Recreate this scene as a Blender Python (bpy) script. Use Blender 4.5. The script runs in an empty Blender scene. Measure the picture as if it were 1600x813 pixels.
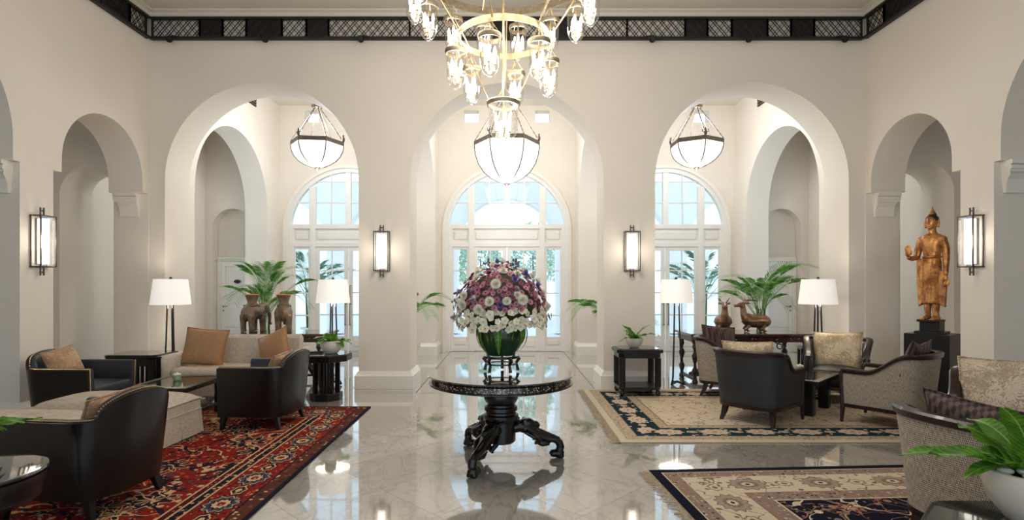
import bpy, bmesh, math, random
from math import sin, cos, pi, sqrt, radians, atan2, hypot
from mathutils import Vector, Matrix
random.seed(7)
S = bpy.context.scene
C = S.collection

# ------------------------------------------------------------------ camera, world, exposure
cam_d = bpy.data.cameras.new('camera'); cam = bpy.data.objects.new('camera', cam_d); C.objects.link(cam)
cam.location = (0, 0, 1.5); cam.rotation_euler = (pi/2, 0, 0)
cam_d.sensor_width = 36; cam_d.lens = 36*870/1600
cam_d.shift_x = 8/1600; cam_d.shift_y = 36.5/1600
cam_d.clip_start = 0.05; cam_d.clip_end = 200
S.camera = cam
W = bpy.data.worlds.new('sky'); S.world = W; W.use_nodes = True
W.node_tree.nodes['Background'].inputs[0].default_value = (0.72, 0.87, 1.0, 1)
W.node_tree.nodes['Background'].inputs[1].default_value = 1.5
S.view_settings.view_transform = 'Standard'; S.view_settings.look = 'None'
S.view_settings.exposure = 0.28; S.view_settings.gamma = 1.0
S.view_settings.use_curve_mapping = False
S.cycles.use_denoising = True
S.cycles.max_bounces = 10; S.cycles.diffuse_bounces = 5; S.cycles.transparent_max_bounces = 24
S.cycles.caustics_reflective = False; S.cycles.caustics_refractive = False
S.cycles.sample_clamp_indirect = 6.0

# ------------------------------------------------------------------ helpers
def srgb(r, g, b):
    f = lambda c: (c/255/12.92) if c/255 <= 0.04045 else ((c/255+0.055)/1.055)**2.4
    return (f(r), f(g), f(b), 1)

def tag(o, label=None, cat=None, group=None, kind=None):
    if label: o['label'] = label
    if cat: o['category'] = cat
    if group: o['group'] = group
    if kind: o['kind'] = kind
    return o

def thing(name, label, cat, loc=(0, 0, 0), rz=0, group=None, kind=None):
    o = bpy.data.objects.new(name, None); C.objects.link(o)
    o.empty_display_size = 0.1
    o.location = loc; o.rotation_euler = (0, 0, rz)
    return tag(o, label, cat, group, kind)

def copy_tree(o, parent=None):
    c = o.copy(); C.objects.link(c); c.parent = parent
    for ch in list(o.children): copy_tree(ch, c)
    return c

class MB:
    def __init__(s): s.v = []; s.f = []; s.uv = {}
    def add(s, vs, fs, M=None, uvs=None):
        n = len(s.v)
        for i, p in enumerate(vs):
            p = Vector(p)
            if M is not None: p = M @ p
            s.v.append(p)
            if uvs: s.uv[n+i] = uvs[i]
        s.f += [tuple(i+n for i in f) for f in fs]
        return s
    def box(s, c, d, b=0.0, M=None, rz=0):
        hx, hy, hz = d[0]/2, d[1]/2, d[2]/2
        T = Matrix.Translation(Vector(c)) @ Matrix.Rotation(rz, 4, 'Z')
        if M is not None: T = M @ T
        if b <= 0:
            vs = [(x*hx, y*hy, z*hz) for x in (-1, 1) for y in (-1, 1) for z in (-1, 1)]
            fs = [(0,1,3,2),(4,6,7,5),(0,4,5,1),(2,3,7,6),(0,2,6,4),(1,5,7,3)]
            return s.add(vs, fs, T)
        b = min(b, hx*.98, hy*.98, hz*.98)
        vs = []; ix = {}
        for x in (-1, 1):
            for y in (-1, 1):
                for z in (-1, 1):
                    for a in range(3):
                        p = [x*(hx-b), y*(hy-b), z*(hz-b)]
                        p[a] = (x*hx, y*hy, z*hz)[a]
                        ix[(x, y, z, a)] = len(vs); vs.append(p)
        fs = []
        for a in range(3):
            for sg in (-1, 1):
                q = []
                for (u, w) in ((-1,-1),(1,-1),(1,1),(-1,1)):
                    k = [0,0,0]; k[a] = sg; k[(a+1)%3] = u; k[(a+2)%3] = w
                    q.append(ix[(*k, a)])
                fs.append(q)
        for a in range(3):
            b1, b2 = (a+1)%3, (a+2)%3
            for u in (-1, 1):
                for w in (-1, 1):
                    k0 = [0,0,0]; k0[a] = -1; k0[b1] = u; k0[b2] = w
                    k1 = list(k0); k1[a] = 1
                    fs.append([ix[(*k0, b1)], ix[(*k1, b1)], ix[(*k1, b2)], ix[(*k0, b2)]])
        for x in (-1, 1):
            for y in (-1, 1):
                for z in (-1, 1): fs.append([ix[(x,y,z,0)], ix[(x,y,z,1)], ix[(x,y,z,2)]])
        return s.add(vs, fs, T)
    def lathe(s, prof, seg=24, c=(0,0,0), M=None, phase=0):
        vs = []; rings = []
        for r, z in prof:
            if r < 1e-5: rings.append([len(vs)]); vs.append((c[0], c[1], c[2]+z))
            else:
                rings.append(list(range(len(vs), len(vs)+seg)))
                for i in range(seg):
                    a = 2*pi*i/seg + phase
                    vs.append((c[0]+r*cos(a), c[1]+r*sin(a), c[2]+z))
        fs = []
        for A, B in zip(rings, rings[1:]):
            for i in range(seg):
                j = (i+1) % seg
                if len(A) == 1 and len(B) == 1: break
                if len(A) == 1: fs.append((A[0], B[i], B[j]))
                elif len(B) == 1: fs.append((A[i], A[j], B[0]))
                else: fs.append((A[i], A[j], B[j], B[i]))
        if len(rings[0]) > 1: fs.append(tuple(rings[0]))
        if len(rings[-1]) > 1: fs.append(tuple(rings[-1]))
        return s.add(vs, fs, M)
    def loft(s, rings, closed=True, caps=True, loop=False, M=None, uvs=None):
        n = len(rings[0]); vs = [p for r in rings for p in r]; fs = []
        R = len(rings)
        for k in range(R if loop else R-1):
            k2 = (k+1) % R
            for i in range(n if closed else n-1):
                j = (i+1) % n
                fs.append((k*n+i, k*n+j, k2*n+j, k2*n+i))
        if caps and not loop and closed:
            fs.append(tuple(range(n))); fs.append(tuple(range((R-1)*n, R*n)))
        return s.add(vs, fs, M, uvs)
    def tube(s, pts, r, seg=8, loop=False, M=None, flat=1.0, up=None):
        pts = [Vector(p) for p in pts]; n = len(pts)
        rr = r if isinstance(r, (list, tuple)) else [r]*n
        rings = []; nrm = None
        for i, p in enumerate(pts):
            a = pts[(i-1) % n] if (loop or i > 0) else p
            b = pts[(i+1) % n] if (loop or i < n-1) else p
            t = (b-a)
            if t.length < 1e-9: t = Vector((0,0,1))
            t.normalize()
            if nrm is None:
                u0 = Vector(up) if up else (Vector((0,0,1)) if abs(t.z) < .9 else Vector((1,0,0)))
                nrm = (u0 - t*u0.dot(t)).normalized()
            else:
                nrm = nrm - t*nrm.dot(t)
                nrm = nrm.normalized() if nrm.length > 1e-6 else t.orthogonal().normalized()
            bn = t.cross(nrm)
            rings.append([p + nrm*(rr[i]*cos(2*pi*k/seg)) + bn*(rr[i]*flat*sin(2*pi*k/seg)) for k in range(seg)])
        return s.loft(rings, True, True, loop, M)
    def prism(s, poly, z0, z1, M=None, b=0):
        n = len(poly)
        lay = [(0, z0), (0, z1)]
        if b:
            cx = sum(p[0] for p in poly)/n; cy = sum(p[1] for p in poly)/n
            lay = [(b, z0), (0, z0+b), (0, z1-b), (b, z1)]
            rings = []
            for off, z in lay:
                rings.append([(p[0]-(p[0]-cx)/max(1e-6, hypot(p[0]-cx, p[1]-cy))*off, p[1]-(p[1]-cy)/max(1e-6, hypot(p[0]-cx, p[1]-cy))*off, z) for p in poly])
        else: rings = [[(p[0], p[1], z) for p in poly] for _, z in lay]
        return s.loft(rings, M=M)
    def ball(s, c, r, seg=10, rings=7, M=None):
        r = r if isinstance(r, (tuple, list)) else (r, r, r)
        T = Matrix.Translation(Vector(c)) @ Matrix.Diagonal((*r, 1))
        if M is not None: T = M @ T
        prof = [(sin(pi*i/rings), -cos(pi*i/rings)) for i in range(rings+1)]
        prof[0] = (0, -1); prof[-1] = (0, 1)
        return s.lathe(prof, seg, M=T)
    def mesh(s, name, angle=35, recalc=True):
        me = bpy.data.meshes.new(name)
        me.from_pydata([tuple(p) for p in s.v], [], s.f)
        if recalc:
            bm = bmesh.new(); bm.from_mesh(me)
            bmesh.ops.recalc_face_normals(bm, faces=bm.faces[:])
            bm.to_mesh(me); bm.free()
        if s.uv:
            L = me.uv_layers.new(name='UVMap')
            for lp in me.loops: L.data[lp.index].uv = s.uv.get(lp.vertex_index, (0, 0))
        if angle:
            me.polygons.foreach_set('use_smooth', [True]*len(me.polygons))
            me.set_sharp_from_angle(angle=radians(angle))
        return me
    def build(s, name, mat, parent=None, angle=35, loc=None, rz=0, kind=None, recalc=True):
        me = s.mesh(name, angle, recalc)
        o = bpy.data.objects.new(name, me); C.objects.link(o)
        if mat: me.materials.append(mat)
        if parent: o.parent = parent
        if loc: o.location = loc
        if rz: o.rotation_euler = (0, 0, rz)
        if kind: o['kind'] = kind
        return o

def remesh(o, size, smooth=3):
    m = o.modifiers.new('remesh', 'REMESH'); m.mode = 'VOXEL'; m.voxel_size = size; m.use_smooth_shade = True
    if smooth:
        k = o.modifiers.new('smooth', 'SMOOTH'); k.iterations = smooth; k.factor = .5
    return o

def inst(name, me, parent, loc=(0,0,0), rot=(0,0,0), sc=(1,1,1)):
    o = bpy.data.objects.new(name, me); C.objects.link(o); o.parent = parent
    o.location = loc; o.rotation_euler = rot; o.scale = sc
    return o

def light(name, parent, loc, power, col, radius=.05):
    d = bpy.data.lights.new(name, 'POINT'); d.energy = power; d.color = col; d.shadow_soft_size = radius
    o = bpy.data.objects.new(name, d); C.objects.link(o); o.location = loc
    if parent: o.parent = parent
    return o

# ------------------------------------------------------------------ node materials
class NG:
    def __init__(s, name):
        s.m = bpy.data.materials.new(name); s.m.use_nodes = True
        s.nt = s.m.node_tree; s.b = s.nt.nodes['Principled BSDF']; s.out = s.nt.nodes['Material Output']
        s._tc = None
    def n(s, t): return s.nt.nodes.new(t)
    def put(s, sock, v):
        if isinstance(v, bpy.types.NodeSocket): s.nt.links.new(v, sock)
        elif v is not None: sock.default_value = v
    def tc(s, k='Object'):
        if not s._tc: s._tc = s.n('ShaderNodeTexCoord')
        return s._tc.outputs[k]
    def mp(s, vec, sc=(1,1,1), loc=(0,0,0), rot=(0,0,0)):
        k = s.n('ShaderNodeMapping'); s.put(k.inputs[0], vec)
        k.inputs['Scale'].default_value = sc; k.inputs['Location'].default_value = loc; k.inputs['Rotation'].default_value = rot
        return k.outputs[0]
    def sep(s, vec):
        k = s.n('ShaderNodeSeparateXYZ'); s.put(k.inputs[0], vec); return k.outputs[0], k.outputs[1], k.outputs[2]
    def comb(s, x=0, y=0, z=0):
        k = s.n('ShaderNodeCombineXYZ'); s.put(k.inputs[0], x); s.put(k.inputs[1], y); s.put(k.inputs[2], z); return k.outputs[0]
    def ma(s, op, a, b=None, c=None):
        k = s.n('ShaderNodeMath'); k.operation = op
        s.put(k.inputs[0], a); s.put(k.inputs[1], b); s.put(k.inputs[2], c); return k.outputs[0]
    def noise(s, vec, scale, detail=3, rough=.5, dist=0, out=0):
        k = s.n('ShaderNodeTexNoise'); s.put(k.inputs['Vector'], vec); k.inputs['Scale'].default_value = scale
        k.inputs['Detail'].default_value = detail; k.inputs['Roughness'].default_value = rough; k.inputs['Distortion'].default_value = dist
        return k.outputs[out]
    def voro(s, vec, scale, out='Distance', feat='F1', rnd=1.0, dim='3D'):
        k = s.n('ShaderNodeTexVoronoi'); k.feature = feat; k.voronoi_dimensions = dim; s.put(k.inputs['Vector'], vec)
        k.inputs['Scale'].default_value = scale; k.inputs['Randomness'].default_value = rnd
        return k.outputs[out]
    def mix(s, f, a, b, mode='MIX'):
        k = s.n('ShaderNodeMix'); k.data_type = 'RGBA'; k.blend_type = mode
        s.put(k.inputs[0], f); s.put(k.inputs[6], a); s.put(k.inputs[7], b); return k.outputs[2]
    def ramp(s, f, stops, const=False):
        k = s.n('ShaderNodeValToRGB'); s.put(k.inputs[0], f); e = k.color_ramp
        if const: e.interpolation = 'CONSTANT'
        while len(e.elements) > 1: e.elements.remove(e.elements[-1])
        e.elements[0].position = stops[0][0]; e.elements[0].color = stops[0][1]
        for p, c in stops[1:]:
            q = e.elements.new(p); q.color = c
        return k.outputs[0]
    def bump(s, h, strength=.2, dist=.01):
        k = s.n('ShaderNodeBump'); s.put(k.inputs['Height'], h); k.inputs['Strength'].default_value = strength; k.inputs['Distance'].default_value = dist
        s.nt.links.new(k.outputs[0], s.b.inputs['Normal'])
    def fin(s, col=None, rough=.5, metal=0, spec=.5, coat=0, emit=None, es=0):
        b = s.b
        s.put(b.inputs['Base Color'], col); s.put(b.inputs['Roughness'], rough); s.put(b.inputs['Metallic'], metal)
        b.inputs['Specular IOR Level'].default_value = spec
        b.inputs['Coat Weight'].default_value = coat; b.inputs['Coat Roughness'].default_value = .06
        if emit: b.inputs['Emission Color'].default_value = emit; b.inputs['Emission Strength'].default_value = es
        return s.m

def mat(name, col, rough=.5, metal=0, spec=.5, coat=0, var=.08, vs=6, bump=0, bs=60, emit=None, es=0):
    g = NG(name); c = col
    nz = g.noise(g.tc(), vs, 4)
    k = tuple(min(1, x*(1+var*1.5)) for x in col[:3])+(1,); d = tuple(x*(1-var*1.5) for x in col[:3])+(1,)
    c = g.ramp(nz, [(.3, d), (.7, k)])
    if bump: g.bump(g.noise(g.tc(), bs, 3), bump, .005)
    return g.fin(c, rough, metal, spec, coat, emit, es)

PAINT = mat('cream_wall_paint', srgb(227, 218, 206), .75, spec=.25, var=.012, vs=1.5, bump=.05, bs=35)
CEIL = mat('ceiling_paint', srgb(216, 208, 196), .8, spec=.2, var=.012, vs=1.2)
TRIM = mat('white_trim_paint', srgb(232, 226, 216), .4, spec=.4, var=.015, vs=3)
DOORW = mat('white_door_paint', srgb(236, 232, 226), .35, spec=.4, var=.012, vs=3)
BLACKW = mat('black_lacquer_wood', srgb(17, 13, 13), .30, spec=.45, coat=.12, var=.25, vs=12)
DARKW = mat('dark_mahogany_wood', srgb(38, 21, 18), .34, spec=.45, coat=.1, var=.3, vs=14)
TRELL = mat('dark_trellis_wood', srgb(30, 25, 22), .55, var=.25, vs=20)
NAVY = mat('navy_leather', srgb(40, 44, 54), .42, spec=.5, var=.1, vs=5, bump=.15, bs=180)
CHAR = mat('charcoal_leather', srgb(44, 45, 48), .45, spec=.45, var=.08, vs=5, bump=.2, bs=160)
BRASS = mat('aged_brass', srgb(168, 150, 118), .42, 1, var=.1, vs=20)
NICKEL = mat('brushed_bronze', srgb(148, 136, 116), .42, 1, var=.12, vs=25)
BRONZEF = mat('dark_bronze_frame', srgb(92, 82, 72), .4, .7, var=.15, vs=20)
IRON = mat('black_iron', srgb(22, 20, 20), .45, .3, var=.2, vs=20)
WHITEC = mat('white_ceramic', srgb(225, 216, 202), .2, spec=.5, coat=.3, var=.03, vs=4)
GREENC = mat('green_glazed_ceramic', srgb(38, 66, 42), .16, spec=.6, coat=.5, var=.2, vs=9)
PEB = mat('pale_pebble', srgb(212, 205, 195), .5, var=.06, vs=9)
SOIL = mat('dark_soil', srgb(50, 38, 30), .9, var=.3, vs=40)
GOLDST = None

def wood_fabric():
    pass

def glassmat(name, tint=(1, 1, 1, 1), refl=.9, rough=.0, ior=1.45):
    g = NG(name)
    tr = g.n('ShaderNodeBsdfTransparent'); tr.inputs[0].default_value = tint
    gl = g.n('ShaderNodeBsdfGlossy'); gl.inputs['Roughness'].default_value = rough; gl.inputs[0].default_value = (refl, refl, refl, 1)
    fr = g.n('ShaderNodeLayerWeight')
    fac = g.ma('MULTIPLY_ADD', g.ma('POWER', fr.outputs['Facing'], 2.2), .85, .06)
    mx = g.n('ShaderNodeMixShader')
    g.nt.links.new(fac, mx.inputs[0]); g.nt.links.new(tr.outputs[0], mx.inputs[1]); g.nt.links.new(gl.outputs[0], mx.inputs[2])
    g.nt.links.new(mx.outputs[0], g.out.inputs[0])
    return g.m
GLASS = glassmat('clear_glass', (.985, .99, .99, 1))
PANE = glassmat('window_glass', (.95, .985, 1, 1), .5)
TOPGLASS = mat('table_glass_top', srgb(52, 56, 50), .03, spec=.8, coat=.6, var=.05, vs=3)
BULB = mat('lit_bulb', (1, .93, .82, 1), .4, emit=(1, .93, .83, 1), es=6, var=.01)
BOWL = mat('lit_opal_glass', (.9, .88, .84, 1), .3, emit=(1, .955, .88, 1), es=1.9, var=.01)
SHADE = mat('lit_linen_shade', (.9, .88, .85, 1), .8, emit=(1, .95, .88, 1), es=.36, var=.02, vs=30)
SCON = mat('lit_frosted_glass', (.9, .88, .85, 1), .4, emit=(1, .95, .87, 1), es=2.2, var=.01)

def fabric_beige(name, c1, c2, sc=140):
    g = NG(name); v = g.tc()
    a = g.noise(g.mp(v, (sc*.12, sc*.12, sc)), 1, 2); b = g.noise(g.mp(v, (sc, sc, sc*.12)), 1, 2)
    f = g.ma('MULTIPLY', g.ma('ADD', a, b), .5)
    col = g.ramp(f, [(.35, c1), (.65, c2)])
    g.bump(f, .25, .004)
    return g.fin(col, .85, spec=.15)
BEIGE = fabric_beige('beige_linen', srgb(176, 162, 145), srgb(210, 197, 181))
CREAMF = fabric_beige('cream_seat_cloth', srgb(168, 150, 126), srgb(200, 184, 162))

def woven(name, c1, c2, fx, fy):
    g = NG(name); u, v, _ = g.sep(g.tc('UV'))
    row = g.ma('FLOOR', g.ma('MULTIPLY', v, fy))
    off = g.ma('MULTIPLY', g.ma('MODULO', row, 2.0), .5)
    fu = g.ma('ABSOLUTE', g.ma('SUBTRACT', g.ma('FRACT', g.ma('ADD', g.ma('MULTIPLY', u, fx), off)), .5))
    fv = g.ma('ABSOLUTE', g.ma('SUBTRACT', g.ma('FRACT', g.ma('MULTIPLY', v, fy)), .5))
    cell = g.ma('MAXIMUM', g.ma('MULTIPLY', fu, 1.15), g.ma('MULTIPLY', fv, 1.0))
    nz = g.noise(g.mp(g.tc('UV'), (fx, fy*.3, 1)), 1.2, 3)
    f = g.ma('ADD', cell, g.ma('MULTIPLY', g.ma('SUBTRACT', nz, .5), .55))
    col = g.ramp(f, [(.18, c2), (.40, c1), (.52, tuple(x*.45 for x in c1[:3])+(1,))])
    g.bump(g.ma('SUBTRACT', 1.0, f), .5, .004)
    return g.fin(col, .8, spec=.2)
WOVEN = woven('woven_wheat_fabric', srgb(146, 132, 117), srgb(210, 199, 184), 125, 84)

def damask(name, base, fig, sc=9, rough=.55, thr=.5):
    g = NG(name); v = g.tc()
    w = g.noise(v, sc*.45, 2, out=1)
    vv = g.mix(.35, v, w, 'ADD')
    n = g.noise(vv, sc, 3, .6, 1.4)
    l = g.ma('SINE', g.ma('MULTIPLY', n, 42.0))
    f = g.ma('ADD', g.ma('MULTIPLY', g.noise(v, sc*.5, 2), .8), g.ma('MULTIPLY', l, .12))
    col = g.ramp(f, [(thr-.14, base), (thr-.04, fig), (thr+.12, fig), (thr+.16, base)])
    g.bump(f, .12, .004)
    return g.fin(col, rough, spec=.3)
P_GOLD = damask('copper_leaf_brocade', srgb(150, 132, 106), srgb(164, 118, 78), 6, .5, .40)
P_TAUPE = damask('taupe_gold_brocade', srgb(150, 116, 86), srgb(184, 148, 110), 11)
P_CREAM = damask('cream_brocade', srgb(176, 152, 120), srgb(222, 204, 172), 12)
P_SILVER = damask('champagne_marbled_brocade', srgb(160, 140, 118), srgb(206, 190, 166), 10)
P_BROWN = None
def checkp(name, a, b, sc):
    g = NG(name); x, y, z = g.sep(g.mp(g.tc(), (sc, sc, sc), rot=(0, 0, .4)))
    sx = g.ma('SINE', g.ma('MULTIPLY', x, 6.2832)); sy = g.ma('SINE', g.ma('MULTIPLY', y, 6.2832))
    f = g.ma('ADD', g.ma('MULTIPLY', g.ma('MULTIPLY', sx, sy), .5), g.ma('MULTIPLY', g.noise(g.tc(), 90, 2), .35))
    return g.fin(g.ramp(f, [(.05, a), (.3, b)]), .55, spec=.3)
P_BROWN = checkp('brown_quilted_silk', srgb(48, 32, 30), srgb(92, 66, 58), 16)
P_KEY = checkp('brown_navy_fret_silk', srgb(40, 36, 42), srgb(98, 76, 64), 22)

def marble():
    g = NG('polished_marble'); v = g.tc('Object')
    oi = g.n('ShaderNodeObjectInfo')
    off = g.comb(g.ma('MULTIPLY', oi.outputs['Random'], 37.0), g.ma('MULTIPLY', oi.outputs['Random'], 61.0), 0.0)
    k = g.n('ShaderNodeVectorMath'); g.put(k.inputs[0], v); g.put(k.inputs[1], off); p = k.outputs[0]
    p = g.mp(p, (1, .55, 1), rot=(0, 0, .5))
    n1 = g.noise(p, 1.6, 6, .6, .8); n2 = g.noise(p, 3.0, 8, .62, 1.6); n3 = g.noise(p, .7, 3)
    vein = g.ma('ABSOLUTE', g.ma('SUBTRACT', n2, .5))
    vein2 = g.ma('ABSOLUTE', g.ma('SUBTRACT', n1, .52))
    base = g.ramp(n3, [(.3, srgb(158, 151, 143)), (.7, srgb(178, 171, 162))])
    c = g.mix(g.ramp(vein, [(0, (.55, .55, .55, 1)), (.03, (0, 0, 0, 1))]), base, srgb(130, 124, 119))
    c = g.mix(g.ramp(vein2, [(0, (.5, .5, .5, 1)), (.018, (0, 0, 0, 1))]), c, srgb(128, 122, 117))
    g.b.inputs['IOR'].default_value = 1.9
    return g.fin(c, .025, spec=.5, coat=1.0)
MARBLE = marble()
GROUT = mat('floor_grout', srgb(140, 132, 124), .6, var=.05)
INLAY = mat('dark_brass_inlay', srgb(110, 100, 88), .3, .5)

# ------------------------------------------------------------------ structure
def arch_profile(c, r, spring, stilt=0.0, ledge=0.0, n=40, rise=None):
    rise = rise or r
    pts = [(c-r-ledge, 0.0)]
    if ledge: pts += [(c-r-ledge, spring), (c-r, spring)]
    for i in range(n+1):
        a = pi - pi*i/n
        pts.append((c + r*cos(a), spring+stilt + rise*sin(a)))
    if ledge: pts += [(c+r, spring), (c+r+ledge, spring)]
    pts.append((c+r+ledge, 0.0))
    return pts

def arch_wall(u0, u1, z1, thick, openings, holes, P, name, m, label, cat='wall'):
    """openings: profiles (u,z); holes: (ua,ub,za,zb) rectangles; P(u, w, z) -> world."""
    mb = MB(); soft = set(); us = {round(u0, 5), round(u1, 5)}
    for o in openings:
        for p in o: us.add(round(p[0], 5))
    for h in holes: us.add(round(h[0], 5)); us.add(round(h[1], 5))
    us = sorted(u for u in us if u0-1e-6 <= u <= u1+1e-6)
    def bot(u):
        for o in openings:
            if o[0][0] < u < o[-1][0]:
                for a, b in zip(o, o[1:]):
                    if b[0]-a[0] > 1e-7 and a[0]-1e-9 <= u <= b[0]+1e-9:
                        return a[1] + (b[1]-a[1])*(u-a[0])/(b[0]-a[0])
        return 0.0
    e = 1e-5
    for a, b in zip(us, us[1:]):
        if b-a < 2e-5: continue
        za, zb = bot(a+e), bot(b-e)
        spans = [(za, zb, z1, z1)]
        for h in holes:
            if h[0]-1e-6 <= a and b <= h[1]+1e-6:
                spans = [(za, zb, h[2], h[2]), (h[3], h[3], z1, z1)]
        for (p, q, r, t) in spans:
            for w in (0, thick):
                mb.add([P(a, w, p), P(b, w, q), P(b, w, t), P(a, w, r)], [(0, 1, 2, 3)])
    for o in openings:
        vs = [P(u, 0, z) for u, z in o] + [P(u, thick, z) for u, z in o]; n = len(o)
        soft.update(range(len(mb.f), len(mb.f)+n-1))
        mb.add(vs, [(i, i+1, n+i+1, n+i) for i in range(n-1)])
    for h in holes:
        q = [(h[0], h[2]), (h[1], h[2]), (h[1], h[3]), (h[0], h[3])]
        vs = [P(u, 0, z) for u, z in q] + [P(u, thick, z) for u, z in q]
        mb.add(vs, [(i, (i+1) % 4, 4+(i+1) % 4, 4+i) for i in range(4)])
    for u in (u0, u1):
        if bot(u-e if u == u1 else u+e) < z1: mb.add([P(u, 0, bot(u-e if u == u1 else u+e)), P(u, thick, bot(u-e if u == u1 else u+e)), P(u, thick, z1), P(u, 0, z1)], [(0, 1, 2, 3)])
    mb.add([P(u0, 0, z1), P(u1, 0, z1), P(u1, thick, z1), P(u0, thick, z1)], [(0, 1, 2, 3)])
    bm = mb.build(name, m, angle=0)
    me = bm.data; me.polygons.foreach_set('use_smooth', [i in soft for i in range(len(me.polygons))])
    me.set_sharp_from_angle(angle=radians(25))
    tag(bm, label, cat, kind='structure')
    return bm

BAYS = (-3.49, 0.0, 3.49)
YB, YB2, YF = 7.93, 8.53, 12.2
XW = 5.1
HC = 5.36
MAINR = 1.38
arch_wall(-7.3, 7.3, 5.6, YB2-YB, [arch_profile(-5.985, .385, 2.77)] + [arch_profile(c, MAINR, 2.98) for c in BAYS] + [arch_profile(5.985, .385, 2.82)], [],
          lambda u, w, z: (u, YB+w, z), 'wall_back', PAINT, 'cream plaster wall with three tall round arches opening to the entrance')
for sg, nm in ((-1, 'left'), (1, 'right')):
    arch_wall(-2.5, YB, 5.6, .48, [arch_profile(4.625, 1.125, 2.775, .23, .08), arch_profile(7.09, .71, 2.775, .15, .12)], [],
              lambda u, w, z, sg=sg: (sg*(XW+w), u, z), 'wall_'+nm, PAINT,
              'cream plaster side wall with arcade arches on the %s of the hall' % nm)
    mb = MB(); mb.box((sg*7.35, 2.7, 2.5), (.1, 10.6, 5)); tag(mb.build('wall_corridor_'+nm, PAINT), 'plain corridor wall behind the %s arcade' % nm, 'wall', kind='structure')
    mb = MB(); mb.box((sg*6.45, 2.7, 4.65), (1.74, 10.5, .1)); tag(mb.build('ceiling_corridor_'+nm, CEIL), 'low corridor ceiling behind the %s arcade' % nm, 'ceiling', kind='structure')
    # cross walls of the entrance vestibule
    for x0, x1, tx in ((1.5, 1.99, 'inner'), (4.99, 5.45, 'outer')):
        arch_wall(YB2, YF, 5.6, x1-x0, [arch_profile(10.25, 1.35, 3.0)], [],
                  lambda u, w, z, sg=sg, x0=x0: (sg*(x0+w), u, z), 'wall_cross_%s_%s' % (tx, nm), PAINT,
                  '%s %s cross wall of the entrance with a round arch' % (tx, nm))
    # alcove: outer wall with an unseen opening added for cool daylight, end wall with door niche
    arch_wall(YB2, 12.3, 5.0, .25, [], [(9.2, 11.2, .4, 3.9)], lambda u, w, z, sg=sg: (sg*(6.45+w), u, z), 'wall_alcove_'+nm, PAINT,
              'pale alcove side wall beyond the small %s arch' % nm)
    arch_wall(5.45, 6.45, 5.0, .22, [arch_profile(5.87, .42, 2.68)], [], lambda u, w, z, sg=sg: (sg*u, 11.9+w, z), 'wall_niche_'+nm, PAINT,
              'plaster wall holding the %s round-topped door niche' % nm)
    mb = MB(); mb.box((sg*5.95, 12.16, 1.8), (.99, .06, 3.6)); tag(mb.build('wall_niche_back_'+nm, PAINT), 'back of the %s arched door niche' % nm, 'wall', kind='structure')
    mb = MB(); mb.box((sg*6.0, 10.4, 4.95), (1.2, 3.7, .1)); tag(mb.build('ceiling_alcove_'+nm, CEIL), 'ceiling of the %s alcove' % nm, 'ceiling', kind='structure')
hl = []
for c in BAYS: hl += [(c-.94, c-.62, 5.03, 5.29), (c+.62, c+.94, 5.03, 5.29)]
arch_wall(-5.45, 5.45, 5.6, .26, [arch_profile(c, 1.36, 2.68) for c in BAYS], hl, lambda u, w, z: (u, YF+w, z), 'wall_entrance', PAINT,
          'cream entrance wall with arched window doors and small high square openings')
# rear of the hall, behind the viewpoint: unseen arches left open to let sky light in
arch_wall(-XW, XW, 5.6, .5, [arch_profile(c, 1.55, 3.2) for c in BAYS], [], lambda u, w, z: (u, -2.5-w, z), 'wall_front', PAINT, 'cream wall at the near end, its unseen arches left open for sky light')
mb = MB(); mb.box((0, 2.7, HC+.06), (10.4, 10.6, .12)); tag(mb.build('ceiling', CEIL), 'flat off-white ceiling of the hall', 'ceiling', kind='structure')
mb = MB(); mb.box((0, 10.4, 5.46), (11, 3.9, .12)); tag(mb.build('ceiling_vestibule', CEIL), 'pale ceiling over the entrance vestibule', 'ceiling', kind='structure')

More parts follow.
